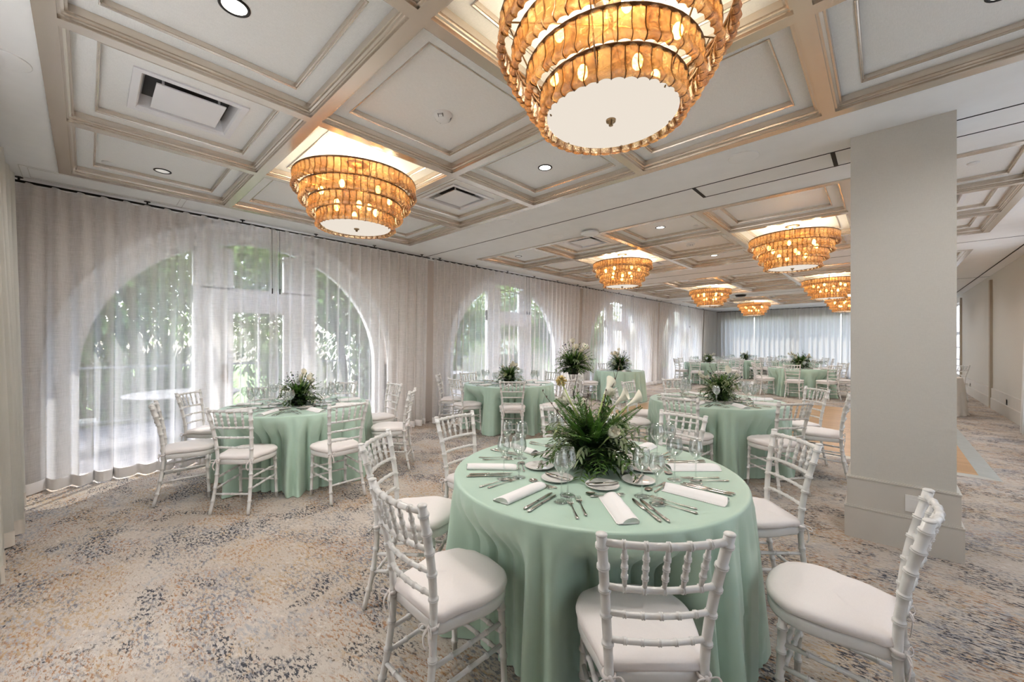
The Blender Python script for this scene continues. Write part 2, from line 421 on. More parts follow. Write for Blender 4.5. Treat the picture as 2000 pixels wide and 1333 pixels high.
# remaining walls
nw = MB(); px = X0 - .3; FILL_NEAR = [(-3.4, -1.9)]  # window added behind the camera, out of view, for fill daylight
for a, b in FILL_NEAR:
    nw.box(px, a, Y0 - .2, Y0, -.1, CZ + .3); nw.box(a, b, Y0 - .2, Y0, -.1, .5); nw.box(a, b, Y0 - .2, Y0, 2.8, CZ + .3); px = b
nw.box(px, X1 + .3, Y0 - .2, Y0, -.1, CZ + .3)
struct('wall_near', nw, 'wall')
for i, (a, b) in enumerate(FILL_NEAR):
    wb = MB()
    for x in (a, (a + b) / 2 - .03, b - .06): wb.box(x, x + .06, Y0 - .14, Y0 - .08, .5, 2.8)
    for z in (.5, 1.9, 2.74): wb.box(a, b, Y0 - .14, Y0 - .08, z, z + .06)
    struct('window_%d' % (9 + i), wb, 'frame')  # frame of the added near-wall window
bw = MB(); OP = [(-5.7, -2.95), (-2.85, 1.25)]
px = X0 - .3
for a, b in OP: bw.box(px, a, Y1, Y1 + .2, -.1, CZ + .3); bw.box(a, b, Y1, Y1 + .2, -.1, .35); bw.box(a, b, Y1, Y1 + .2, 2.75, CZ + .3); px = b
bw.box(px, X1 + .3, Y1, Y1 + .2, -.1, CZ + .3)
struct('wall_far', bw, 'wallplain')
for i, (a, b) in enumerate(OP):
    wb = MB().box(a, a + .05, Y1 + .05, Y1 + .12, .35, 2.75).box(b - .05, b, Y1 + .05, Y1 + .12, .35, 2.75)
    for z in (.35, 2.7): wb.box(a, b, Y1 + .05, Y1 + .12, z, z + .05)
    struct('window_%d' % (6 + i), wb, 'frame')
rw = MB(); RW = (19.25, 21.1, .35, 2.85)
FILL_RIGHT = [(.6, 2.0), (3.4, 5.0), (6.2, 8.0), (8.7, 10.3)]; py_ = Y0 - .2  # windows added in the unseen stretch to fill the foreground with daylight
for a, b in FILL_RIGHT:
    rw.box(X1, X1 + .2, py_, a, -.1, CZ + .3); rw.box(X1, X1 + .2, a, b, -.1, .5); rw.box(X1, X1 + .2, a, b, 2.8, CZ + .3); py_ = b
    wb = MB()
    for y in (a, (a + b) / 2 - .03, b - .06): wb.box(X1 + .06, X1 + .12, y, y + .06, .5, 2.8)
    for z in (.5, 1.9, 2.74): wb.box(X1 + .06, X1 + .12, a, b, z, z + .06)
    struct('window_%d' % (10 + FILL_RIGHT.index((a, b))), wb, 'frame')  # frame of an added right-wall window
rw.box(X1, X1 + .2, py_, RW[0], -.1, CZ + .3); rw.box(X1, X1 + .2, RW[1], Y1 + .2, -.1, CZ + .3); rw.box(X1, X1 + .2, RW[0], RW[1], -.1, RW[2]); rw.box(X1, X1 + .2, RW[0], RW[1], RW[3], CZ + .3)
struct('wall_right', rw, 'wall')
wb = MB()
for z in (.35, .55, .94, 1.35, 1.81, 2.81): wb.box(X1 + .06, X1 + .12, RW[0], RW[1], z - .02, z + .02 + (.06 if z == 1.81 else 0))
for y in (RW[0], 20.15, RW[1] - .05): wb.box(X1 + .06, X1 + .12, y, y + .05, .35, 2.85)
w5 = struct('window_5', wb, 'frame')
for i, y in enumerate((14.2, 19.1)):
    struct('trim_%d' % (i + 1), MB().box(X1 - .045, X1, y - .07, y + .07, 0, CZ - .12), 'strip')
struct('trim_3', MB().box(X1 - .19, X1 - .175, Y0, Y1, CZ - .008, CZ + .01), 'groove')
def baseboard(mb, x0, x1, y0, y1, nx, ny):
    # two-step tall baseboard on the outside of a rectangle's faces (nx, ny tell how far it stands out)
    for z0, z1, o in ((0, .225, .034), (.225, .245, .026), (.245, .445, .020), (.445, .462, .011)):
        mb.box(x0 - o * nx[0], x1 + o * nx[1], y0 - o * ny[0], y1 + o * ny[1], z0, z1)
    for z, o in ((.232, .036), (.452, .024)): mb.box(x0 - o * nx[0], x1 + o * nx[1], y0 - o * ny[0], y1 + o * ny[1], z - .005, z + .004)
    return mb
bb = baseboard(MB(), X1 - .002, X1 - .001, Y0, Y1, (1, 0), (0, 0)); struct('baseboard_right', bb, 'base')
PX, PY, PW = -.192, 4.02, .548
struct('wall_pillar', MB().box(PX, PX + PW, PY, PY + PW, 0, CZ), 'wall')
struct('baseboard_pillar', baseboard(MB(), PX, PX + PW, PY, PY + PW, (1, 1), (1, 1)), 'base')
def wallplate(loc, label, rz=0, name='outlet_plate'):
    t = thing(name, label, 'wall outlet', loc, rz)
    MB().box(-.058, .058, -.006, 0, -.058, .058).obj('cover_plate', 'white', t, smooth=False)
    MB().box(-.034, .034, -.009, -.006, -.034, .034).obj('socket', 'white', t, smooth=False)
wallplate((.165, PY - .021, .335), 'square white outlet plate on the tall base of the pillar')
wallplate((X1 - .022, 10.95 + 1.6, .30), 'white outlet plate on the right wall baseboard nearer the frame edge', PI / 2)
wallplate((X1 - .022, 17.2, .30), 'outlet plate on the right wall baseboard, the farther one', PI / 2)

# ceiling ----------------------------------------------------------
XB = [-5.50, -4.25, -2.95, -1.64, -.28, 1.03]
YB = [-.12, 1.10, 2.34, 3.49]
HB = .036
FX = (XB[0] - .06, XB[-1] + .05)
FY = [(-.18 + 5.15 * i, 3.545 + 5.15 * i) for i in range(4)]
mb = MB()
def flat(x0, x1, y0, y1, z=CZ): mb.quad((x0, y0, z), (x0, y1, z), (x1, y1, z), (x1, y0, z))
flat(X0 - .3, FX[0], Y0 - .2, Y1 + .2); flat(FX[1], X1 + .3, Y0 - .2, Y1 + .2)
yy = Y0 - .2
for a, b in FY: flat(FX[0], FX[1], yy, a); yy = b
flat(FX[0], FX[1], yy, Y1 + .2)
ceil = struct('ceiling', mb, 'soffit')
struct('ceiling', MB().box(X0 - .3, X1 + .3, Y0 - .2, Y1 + .2, CZ + .28, CZ + .36), 'soffit')
VENTS = [(-3.60, .49, .255), (-3.60, 2.92, .255), (-3.60, 5.64, .255), (-3.60, 8.07, .205), (-3.60, 10.79, .255), (.375, 6.85, .255)]
PZ = .094
for fi in range(4):
    oy = 5.15 * fi
    tr = MB(); pn = MB()
    xs = XB; ys = [y + oy for y in YB]
    def bar(x0, x1, y0, y1):                       # beam: flat soffit with a small raised lip each side
        z = CZ - .012; tr.quad((x0, y0, z), (x0, y1, z), (x1, y1, z), (x1, y0, z))
    for i, x in enumerate(xs):
        a, b = (FX[0], x + .02) if i == 0 else ((x - .02, FX[1]) if i == len(xs) - 1 else (x - HB, x + HB))
        bar(a, b, FY[fi][0], FY[fi][1])
    for i, y in enumerate(ys):
        a, b = (FY[fi][0], y + .02) if i == 0 else ((y - .02, FY[fi][1]) if i == 3 else (y - HB, y + HB))
        for j in range(5):
            x0 = xs[j] + (.02 if j == 0 else HB); x1 = xs[j + 1] - (.02 if j == 4 else HB)
            z = CZ - .012; tr.quad((x0, a, z), (x0, b, z), (x1, b, z), (x1, a, z))
    a, b = FY[fi]; z0_, z1_ = CZ - .012, CZ + .02
    for p, q in (((FX[0], a), (FX[1], a)), ((FX[1], a), (FX[1], b)), ((FX[1], b), (FX[0], b)), ((FX[0], b), (FX[0], a))):
        tr.quad((p[0], p[1], z0_), (q[0], q[1], z0_), (q[0], q[1], z1_), (p[0], p[1], z1_))
    for j in range(5):
        for i in range(3):
            x0 = xs[j] + (.02 if j == 0 else HB); x1 = xs[j + 1] - (.02 if j == 4 else HB)
            y0 = ys[i] + (.02 if i == 0 else HB); y1 = ys[i + 1] - (.02 if i == 2 else HB)
            prof = [(0, CZ - .012), (0, CZ), (.013, CZ), (.013, CZ + .010), (.024, CZ + .014), (.026, CZ + .024), (.036, CZ + .024), (.038, CZ + .062)]
            band = [(.038, CZ + .062), (.136, CZ + .062)]
            inner = [(.136, CZ + .062), (.137, CZ + .057), (.142, CZ + .057), (.145, CZ + .066), (.150, CZ + .068), (.152, CZ + PZ)]
            def rings(mbx, pr):
                for (a, za), (b, zb) in zip(pr[:-1], pr[1:]):
                    A = [(x0 + a, y0 + a, za), (x1 - a, y0 + a, za), (x1 - a, y1 - a, za), (x0 + a, y1 - a, za)]
                    B = [(x0 + b, y0 + b, zb), (x1 - b, y0 + b, zb), (x1 - b, y1 - b, zb), (x0 + b, y1 - b, zb)]
                    for k in range(4):
                        k2 = (k + 1) % 4; mbx.quad(A[k], B[k], B[k2], A[k2])
            rings(tr, prof); rings(pn, band); rings(tr, inner)
            q = .152; z = CZ + PZ
            hv = [v for v in VENTS if x0 < v[0] < x1 and y0 < v[1] < y1]
            if hv:                                     # an air vent is let into this panel
                vx, vy, vh = hv[0]; A = [(x0 + q, y0 + q), (x1 - q, y0 + q), (x1 - q, y1 - q), (x0 + q, y1 - q)]; B = [(vx - vh, vy - vh), (vx + vh, vy - vh), (vx + vh, vy + vh), (vx - vh, vy + vh)]
                for k in range(4): k2 = (k + 1) % 4; pn.quad((*A[k], z), (*B[k], z), (*B[k2], z), (*A[k2], z))
            else: pn.quad((x0 + q, y0 + q, z), (x0 + q, y1 - q, z), (x1 - q, y1 - q, z), (x1 - q, y0 + q, z))
    t = struct('trim_%d' % (4 + fi), tr, 'beam'); t.parent = None
    struct('ceiling', pn, 'panel')
PANZ = CZ + PZ
# folding-wall tracks and access panel seams set into the soffits
for k, yb in enumerate((4.215, 9.365, 14.515)):
    g = MB().box(X0 + .1, X1, yb - .006, yb + .006, CZ - .003, CZ + .002)
    if k == 0:
        g.box(-1.42, X1, 4.556, 4.567, CZ - .003, CZ + .002)
        g.box(-1.435, -1.405, 4.215, 4.567, CZ - .004, CZ + .002); g.box(-.33, -.30, 4.215, 4.567, CZ - .004, CZ + .002)
    struct('trim_%d' % (8 + k), g, 'groove')
g = MB()
def seam(x0, x1, y0, y1, w=.0035):
    g.box(x0, x1, y0, y0 + w, CZ - .002, CZ + .001); g.box(x0, x1, y1 - w, y1, CZ - .002, CZ + .001); g.box(x0, x0 + w, y0, y1, CZ - .002, CZ + .001); g.box(x1 - w, x1, y0, y1, CZ - .002, CZ + .001)
seam(-5.97, -5.58, -.42, .75); seam(-5.93, -5.62, -.37, .70)
struct('trim_11', g, 'base')

# ceiling fixtures ---------------------------------------------------
def downlight(x, y, z, lit, label):
    t = thing('recessed_downlight', label, 'ceiling light', (x, y, z), 0, 'recessed ceiling downlights')
    MB().lathe([(.068, .004), (.068, -.004), (.062, -.006), (.055, -.006), (.053, .002)], 28).obj('trim_ring', 'black', t)
    MB().lathe([(.0001, -.001), (.054, -.001)], 28).obj('lens', 'lens' if lit else 'dimlens', t)
DL = []
rows = ['first', 'second', 'third', 'fourth']
for fi in range(4):
    oy = 5.15 * fi
    for (x, y, where) in ((-5.12, .50, 'near row by the curtains'), (-2.36, .50, 'near row, middle column'), (.42, .50, 'near row, right column'), (-5.12, 2.98, 'far row by the curtains'), (-2.36, 2.98, 'far row, middle column'), (.42, 2.98, 'far row, right column')):
        if fi == 0 and (x, y) == (.42, .50): continue
        if (fi, x, y) in ((1, .42, .50), (2, .42, .50), (1, .42, 2.98), (3, -5.12, .50), (3, -5.12, 2.98)): pass
        DL.append((x, y + oy, fi, where))
lit_set = []
for x, y, fi, where in DL:
    lit = x > -5
    downlight(x, y, PANZ, lit, 'round %s ceiling downlight, %s of the %s coffer group' % ('lit' if lit else 'dim', where, rows[fi]))
    lit_set.append((x, y))
def vent(x, y, label, s=.60):
    t = thing('air_vent', label, 'air vent', (x, y, PANZ), 0, 'square ceiling air diffusers')
    h = s / 2
    m = MB(); pr = [(h, 0), (h, -.010), (h - .04, -.010), (h - .05, .006), (h - .07, .09)]
    def sq(r, z): return [(-r, -r, z), (r, -r, z), (r, r, z), (-r, r, z)]
    for (a, za), (b, zb) in zip(pr[:-1], pr[1:]):
        A, B = sq(a, za), sq(b, zb)
        for k in range(4): m.quad(A[k], B[k], B[(k + 1) % 4], A[(k + 1) % 4])
    m.obj('vent_frame', 'whitemetal', t, smooth=False)
    MB().quad(*[(p[0], p[1], .089) for p in sq(h - .068, 0)][::-1]).obj('duct_opening', 'darkhole', t, smooth=False)
    MB().box(-h * .62, h * .62, -h * .62, h * .62, -.006, .002).obj('face_plate', 'whitemetal', t, smooth=False)
    for a in (-h * .5, h * .5):
        for b in (-h * .5, h * .5): MB().box(a - .006, a + .006, b - .006, b + .006, .002, .088).obj('hanger', 'whitemetal', t, smooth=False)
vent(-3.60, .49, 'large square white air vent with floating plate, nearest the left curtains')
vent(-3.60, 2.92, 'square white air vent just right of the left hanging chandelier')
vent(-3.60, .49 + 5.15, 'square air vent at the near edge of the second coffer group')
vent(-3.60, 2.92 + 5.15, 'small looking air vent beyond the second left chandelier', .5)
vent(-3.60, .49 + 10.3, 'air vent at the near edge of the third coffer group')
vent(.375, 6.85, 'white air vent right of the pillar in the second coffer group')
def smoke(x, y, label):
    t = thing('smoke_detector', label, 'smoke detector', (x, y, PANZ), .5, 'smoke detectors')
    MB().lathe([(.068, 0), (.068, -.012), (.060, -.020), (.050, -.040), (.030, -.046), (.0001, -.047)], 28).obj('housing', 'white', t)
    for k in range(3):
        s = MB(); a = 2 * PI * k / 3 + .6; c_, s_ = math.cos(a), math.sin(a)
        for j in (-.016, -.005, .006, .017):
            p = Vector((c_ * .044 - s_ * j, s_ * .044 + c_ * j, -.0405)); q = Vector((c_ * .058 - s_ * j, s_ * .058 + c_ * j, -.022))
            s.tube([p, q], .003, 5)
        s.obj('sensor_slot', 'black', t)
smoke(-2.36, 1.78, 'round white smoke detector on the coffer beside the big chandelier')
smoke(-2.38, 1.78 + 5.15, 'white smoke detector in the second coffer group')
smoke(-2.38, 1.78 + 10.3, 'tiny smoke detector in the third coffer group')
def disc(name, x, y, z, r, label, cat, m='white', h=.006, grp=None):
    o = MB().lathe([(r, 0), (r, -h * .7), (r * .96, -h), (.0001, -h)], 32).obj(name, m); o.location = (x, y, z)
    return tag(o, label, cat, grp)
disc('ceiling_speaker', -.875, 3.81, CZ, .115, 'large flat round speaker on the soffit beside the pillar top', 'speaker', 'soffit')
disc('ceiling_speaker', -3.60, 3.73, CZ, .115, 'flat round ceiling speaker on the soffit past the small square vent', 'speaker', 'soffit')
disc('ceiling_speaker', -3.56, 4.74, CZ, .115, 'flat round ceiling speaker left of the white dome puck', 'speaker', 'soffit')
disc('ceiling_speaker', -3.58, -.33, CZ, .115, 'flat round ceiling speaker at the left edge of the photo', 'speaker', 'soffit')
o = MB().lathe([(.07, 0), (.07, -.018), (.115, -.022), (.125, -.032), (.112, -.050), (.07, -.058), (.0001, -.060)], 32).obj('ceiling_access_point', 'white'); o.location = (-3.02, 4.82, CZ)
tag(o, 'white dome-shaped wireless puck on the soffit above the second window', 'access point')
for i, (x, y, lb) in enumerate(((-5.25, .13, 'small white sprinkler cover left of the dim downlight by curtains'), (-1.95, 3.05, 'small round sprinkler cover below the big chandelier'), (-1.95, 5.9, 'small sprinkler cover right of the middle downlight, second coffer group'), (.60, 5.62, 'oval looking white sprinkler cover right of the pillar'))):
    disc('sprinkler_cover', x, y, PANZ, .042, lb, 'sprinkler cover', 'white', .008)
cm = MB().ball((0, 0, -.03), .035, 12, 8).tube([(0, 0, 0), (0, 0, -.03)], .02, 8).obj('dome_camera', 'black'); cm.location = (.22, 6.2, PANZ); tag(cm, 'small black dome camera just right of the pillar on the ceiling', 'camera')
cm = MB().lathe([(.16, 0), (.16, -.02), (.13, -.06), (.0001, -.065)], 24).obj('ceiling_plate', 'black'); cm.location = (-3.4, 14.45, CZ); tag(cm, 'dark round plate on the ceiling between far chandeliers', 'ceiling plate')

# chandeliers --------------------------------------------------------
def make_chandelier():
    t = thing('chandelier', 'x', 'chandelier', (0, 0, 0), 0, 'tiered amber glass chandeliers')
    MB().lathe([(.09, 0), (.09, -.012), (.05, -.022), (.02, -.03), (.0001, -.03)], 24).obj('canopy', 'brass', t)
    st = MB().tube([(0, 0, -.02), (0, 0, -.16)], .011, 10)
    st.obj('stem', 'brass', t)
    tiers = [(.530, -.175, 60), (.470, -.285, 54), (.402, -.390, 46), (.335, -.490, 38)]
    for r, zt, n in tiers:
        a = MB(); H = .122
        prof = [(0, .0), (-.004, -.025), (-.008, -.050), (-.004, -.075), (.006, -.097), (.010, -.112), (.002, -.122), (-.016, -.124)]
        for k in range(n):
            a0 = 2 * PI * k / n; w = 2 * PI / n * .93; vs = []; fs = []; nt = 4
            jit = random.Random(k * 7 + n).uniform(-.003, .003)
            for (dr, dz) in prof:
                for q in range(nt + 1):
                    u = q / nt; an = a0 + w * (u - .5); rr = r + dr + jit + .009 * math.sin(PI * u)
                    vs.append((rr * math.cos(an), rr * math.sin(an), zt + dz))
            m1 = len(vs)
            for (dr, dz) in prof:
                for q in range(nt + 1):
                    u = q / nt; an = a0 + w * (u - .5); rr = r + dr + jit + .009 * math.sin(PI * u) - .006
                    vs.append((rr * math.cos(an), rr * math.sin(an), zt + dz + (.004 if dz < -.12 else 0)))
            W_ = nt + 1
            for i in range(len(prof) - 1):
                for q in range(nt): o_ = i * W_ + q; fs.append((o_, o_ + 1, o_ + W_ + 1, o_ + W_))
            for i in range(len(prof) - 1):
                for q in (0, nt): o_ = i * W_ + q; fs.append((o_, o_ + W_, m1 + o_ + W_, m1 + o_))
            e = (len(prof) - 1) * W_
            for q in range(nt): fs.append((e + q, e + q + 1, m1 + e + q + 1, m1 + e + q))
            a.add(vs, fs)
        a.mi = 1
        for k in range(n):
            an = 2 * PI * (k + .5) / n
            a.tube([((r + dr - .003) * math.cos(an), (r + dr - .003) * math.sin(an), zt + dz) for dr, dz in prof], .0024, 4)
        a.obj('glass_tier', ['amber', 'rim'], t)
        R = MB(); pts = [(r * math.cos(2 * PI * k / 48) * 1.0, r * math.sin(2 * PI * k / 48), zt + .003) for k in range(49)]
        R.tube(pts, .0085, 6, cap=False); R.obj('tier_rim', 'rim', t)
    sp = MB()
    for k in range(6):
        a = 2 * PI * k / 6
        for r0, z0, r1, z1 in ((.02, -.15, .52, -.172), (.50, -.175, .29, -.60)):
            sp.tube([(r0 * math.cos(a), r0 * math.sin(a), z0), (r1 * math.cos(a), r1 * math.sin(a), z1)], .004, 5)
    sp.obj('inner_frame', 'brass', t)
    MB().lathe([(.0001, -.600), (.10, -.600), (.22, -.598), (.300, -.592), (.306, -.585), (.300, -.580)], 40).obj('diffuser', 'diff', t)
    MB().lathe([(.0001, -.632), (.010, -.631), (.010, -.618), (.022, -.614), (.024, -.604), (.0001, -.600)], 16).obj('finial', 'brass', t)
    bb_ = [(.30, -.30, 6), (.17, -.43, 4)]
    for r, z, n in bb_:
        for k in range(n):
            a = 2 * PI * k / n + .4
            b = MB().ball((r * math.cos(a), r * math.sin(a), z), .024, 10, 6, (1, 1, 1.5)); b.obj('bulb', 'bulb', t)
    remember(t); return t
ch = make_chandelier(); used = []
CHZ = PANZ
nm = {0: 'first', 1: 'second', 2: 'third', 3: 'farthest'}
for fi in range(4):
    for x, side in ((-3.60, 'left'), (-.96, 'right')):
        y = 1.72 + 5.15 * fi
        if fi == 0: lb = 'tiered amber glass chandelier near the left curtains' if side == 'left' else 'large tiered amber glass chandelier at top centre, closest of all'
        elif fi == 3: lb = 'farthest amber chandelier of the %s row, smallest seen' % side + (' clear of the pillar' if side == 'left' else ' and half behind the pillar')
        else: lb = '%s amber chandelier of the %s row, counting from the camera' % (nm[fi], side)
        place(ch, used, (x, y, CHZ), random.Random(fi).uniform(0, 1), lb)
        for (z, pw, rr) in ((CZ - .03, 13, .10), (CZ - .33, .8, .08)):
            ld = bpy.data.lights.new('chandelier_glow', 'POINT'); ld.energy = pw; ld.color = (1, .86, .70); ld.shadow_soft_size = rr
            lo = bpy.data.objects.new('chandelier_glow', ld); C.objects.link(lo); lo.location = (x, y, z)
        ld = bpy.data.lights.new('chandelier_downlight', 'AREA'); ld.shape = 'DISK'; ld.size = .5; ld.energy = 9; ld.color = (1, .95, .90)
        lo = bpy.data.objects.new('chandelier_downlight', ld); C.objects.link(lo); lo.location = (x, y, CHZ - .66)
for x, y in lit_set:
    ld = bpy.data.lights.new('downlight_beam', 'SPOT'); ld.energy = 34; ld.spot_size = 2.7; ld.spot_blend = 1; ld.color = (1, .98, .96); ld.shadow_soft_size = .05
    lo = bpy.data.objects.new('downlight_beam', ld); C.objects.link(lo); lo.location = (x, y, PANZ - .03)

# curtains -----------------------------------------------------------
def curtain(y0, y1, seed, label, m='curtain', horiz=False, fixed=ROD_X, amp=.044, period=.165, gather=1.0, grp='sheer curtain panels along the left wall'):
    rnd = random.Random(seed); nfold = max(2, round((y1 - y0) / period)); per = (y1 - y0) / nfold
    ph = [rnd.uniform(-.35, .35) for _ in range(nfold + 2)]; am = [rnd.uniform(.75, 1.25) for _ in range(nfold + 2)]
    drift = [rnd.uniform(-.035, .035) for _ in range(nfold + 2)]; lean = [rnd.uniform(-.03, .03) for _ in range(nfold + 2)]
    def at(arr, q):
        i = int(q); f = q - i; f = f * f * (3 - 2 * f); i = min(i, nfold); return arr[i] * (1 - f) + arr[i + 1] * f
    ns = nfold * 10; top = ROD_Z - .012
    def fn(u, v):
        q = u * nfold; y = lerp(y0, y1, u); h = v            # v 0 top, 1 floor
        A = amp * at(am, q) * (1 + .5 * h)
        ang = 2 * PI * q + at(ph, q) * (h * 1.4)
        off = A * math.sin(ang) + .25 * A * h * math.sin(2 * ang + at(ph, q) * 6) + at(drift, q) * h
        y = y + at(lean, q) * h * .8 - .25 * A * math.cos(ang) * h
        z = top - (top - .012) * v
        if v == 0: z += .010 * math.cos(ang)
        if horiz: off -= .07 * h * (1 if m == 'drape' else 0)
        else: off -= .09 * h
        return (y, fixed - off, z) if horiz else (fixed + off, y, z)
    mbx = MB(); mbx.grid(fn, ns, 14)
    o = mbx.obj('sheer_curtain', m); tag(o, label, 'curtain', grp)
    hem = MB(); hem.grid(lambda u, v: tuple(a + b for a, b in zip(fn(u, 1 - .036 * v), ((0, .003, 0) if horiz else (.003, 0, 0)))), ns, 2)
    hem.obj('hem', 'napkin' if m != 'drape' else 'ivorycloth', o)
    return o
bays = [(-.58, 4.20), (4.32, 9.12), (9.24, 14.20), (14.32, 19.20)]
bn = ['first', 'second', 'third', 'fourth']
for i, (a, b) in enumerate(bays):
    mid = ARCH[i] + .06
    curtain(a, mid + .05, 10 + i, 'sheer white curtain panel over the left half of the %s arched window' % bn[i])
    curtain(mid - .05, b, 30 + i, 'sheer white curtain panel over the right half of the %s arched window' % bn[i], fixed=ROD_X - .012)
    t = thing('curtain_rod', 'thin black curtain rod above the %s arched window' % bn[i], 'curtain rod', (ROD_X, a, ROD_Z), 0, 'black curtain rods along the left wall')
    ln = b - a
    MB().tube([(0, -.03, 0), (0, ln + .03, 0)], .012, 8).obj('rod', 'black', t)
    nbr = 6
    for k in range(nbr):
        y = ln * (k + .15) / (nbr - .7)
        MB().tube([(0, y, 0), (0, y, CZ - ROD_Z - .003)], .008, 8).lathe([(.028, CZ - ROD_Z - .006), (.028, CZ - ROD_Z)], 14, (0, y, 0)).lathe([(.0001, CZ - ROD_Z - .006), (.028, CZ - ROD_Z - .006)], 14, (0, y, 0)).obj('bracket', 'black', t)
    for k, dy in enumerate((-.04, .05)):
        w_ = MB().tube([(0, 0, -.01), (.012, 0, -.85)], .0025, 6).tube([(.012, 0, -.80), (.0125, 0, -.87)], .007, 6).obj('curtain_wand', 'black')
        w_.location = (ROD_X + .055, mid + dy, ROD_Z - .012)
        tag(w_, 'thin dark curtain pull wand, %s of the pair at the %s window' % ('left' if k == 0 else 'right', bn[i]), 'curtain wand', 'curtain pull wands')
for k, (a, b) in enumerate(FILL_RIGHT): curtain(a - .15, b + .15, 90 + k, 'added sheer softening the %s added daylight window of the right wall' % ['first', 'second', 'third', 'fourth'][k], 'fillsheer', fixed=X1 - .08, amp=.025, grp='added sheers of the right wall')  # sheers added to diffuse and cut the fill daylight
curtain(FILL_NEAR[0][0] - .15, FILL_NEAR[0][1] + .15, 95, 'added sheer softening the added daylight window of the near wall', 'fillsheer', True, Y0 + .08, .025, grp='cream curtain of the near wall')  # added likewise, over the near-wall fill window
curtain(19.24, 21.1, 77, 'plain sheer curtain panel at the far end of the left wall', 'backdrape')
curtain(-5.88, -3.9, 50, 'cream curtain panel hanging at the far left edge of the photo', 'drape', True, -.50, .045, .21, grp='cream curtain of the near wall')
t = thing('curtain_rod', 'black curtain rod end at the top left corner', 'curtain rod', (0, 0, 0)); MB().tube([(-5.86, -.50, ROD_Z), (-3.9, -.50, ROD_Z)], .012, 8).obj('rod', 'black', t)
for k, x in enumerate((-5.7, -4.4)): MB().tube([(x, -.5, ROD_Z), (x, -.5, CZ - .003)], .008, 8).obj('bracket', 'black', t)
xs_ = [-6.0, -4.4, -2.86, -1.3, .2, 1.65]
for i in range(5):
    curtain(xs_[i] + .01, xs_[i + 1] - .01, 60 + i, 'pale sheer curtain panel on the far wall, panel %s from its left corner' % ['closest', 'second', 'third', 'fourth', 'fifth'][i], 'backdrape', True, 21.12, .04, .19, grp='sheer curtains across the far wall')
t = thing('curtain_rod', 'black curtain rod across the far wall', 'curtain rod', (0, 0, 0)); MB().tube([(-6.0, 21.12, ROD_Z), (1.6, 21.12, ROD_Z)], .014, 8).obj('rod', 'black', t)
for k in range(8):
    x = -5.8 + k * 1.03; MB().tube([(x, 21.12, ROD_Z), (x, 21.12, CZ - .003)], .010, 8).obj('bracket', 'black', t)

# ------------------------------------------------------------------ chiavari chair (faces +y, back at -y, origin on the floor)
def bead(pts, r, rings, seg=10, n=None, taper=None):
    """tube along a poly-path with double bamboo rings at given arc fractions"""
    P = [Vector(p) for p in pts]; ls = [0]
    for a, b in zip(P[:-1], P[1:]): ls.append(ls[-1] + (b - a).length)
    T = ls[-1]
    def pos(t):
        s_ = t * T
        for i in range(len(P) - 1):
            if s_ <= ls[i + 1] + 1e-9: return P[i].lerp(P[i + 1], (s_ - ls[i]) / max(1e-9, ls[i + 1] - ls[i]))
        return P[-1]
    st = {0.0: 1, 1.0: 1}
    for i in range(1, len(P) - 1): st[ls[i] / T] = 1
    for g in rings:
        for dt, k in ((-.0065, 1), (-.0048, 1.28), (-.0020, 1.30), (0, 1.04), (.0020, 1.30), (.0048, 1.28), (.0065, 1)):
            t = g + dt / T
            if 0 <= t <= 1: st[t] = k
    ts = sorted(st); rr = []
    for t in ts:
        q = r if taper is None else r * taper(t); rr.append(q * st[t])
    return [pos(t) for t in ts], rr, seg
def spline(pts, n):
    P = [Vector(p) for p in pts]; P = [P[0] * 2 - P[1]] + P + [P[-1] * 2 - P[-2]]; out = []
    for i in range(1, len(P) - 2):
        for k in range(n):
            t = k / n; a, b, c, d = P[i - 1:i + 3]
            out.append(.5 * ((2 * b) + (c - a) * t + (2 * a - 5 * b + 4 * c - d) * t * t + (3 * b - a - 3 * c + d) * t ** 3))
    out.append(P[-2]); return out
def post_path(s_): return spline([(s_ * .165, -.262, 0), (s_ * .152, -.215, .22), (s_ * .146, -.195, .44), (s_ * .160, -.212, .66), (s_ * .186, -.268, .915)], 5)
def post_at(s_, z):
    pp = post_path(s_)
    for a, b in zip(pp[:-1], pp[1:]):
        if a.z <= z <= b.z: return a.lerp(b, (z - a.z) / (b.z - a.z))
    return pp[-1]
def leg_at(s_, z): return Vector((s_ * lerp(.163, .172, 1 - z / .44), .122 + .016 * (1 - z / .44), z))
def seat_w(y, g=0):
    yb, yf = -.195, .205
    t = (y - yb) / .24
    w = lerp(.165, .205, sst(0, 1, t))
    if y > .04: w = .205 * max(0, 1 - ((y - .04) / (yf - .04)) ** 2.4) ** (1 / 2.4)
    if y < -.175: w *= .90 + .10 * sst(-.195, -.175, y)
    return w + g
def outline(g=0, n=22):
    yb, yf = -.195, .205; pts = []
    for k in range(n + 1):
        t = k / n; y = lerp(yb, yf, 1 - (1 - t) ** 1.6); pts.append((seat_w(y, 0), y))
    r = [(x, y) for x, y in pts] + [(-x, y) for x, y in pts[::-1][1:]]
    if g: r = [(x * (1 + g / .2), y * (1 + g / .2)) for x, y in r]
    return r
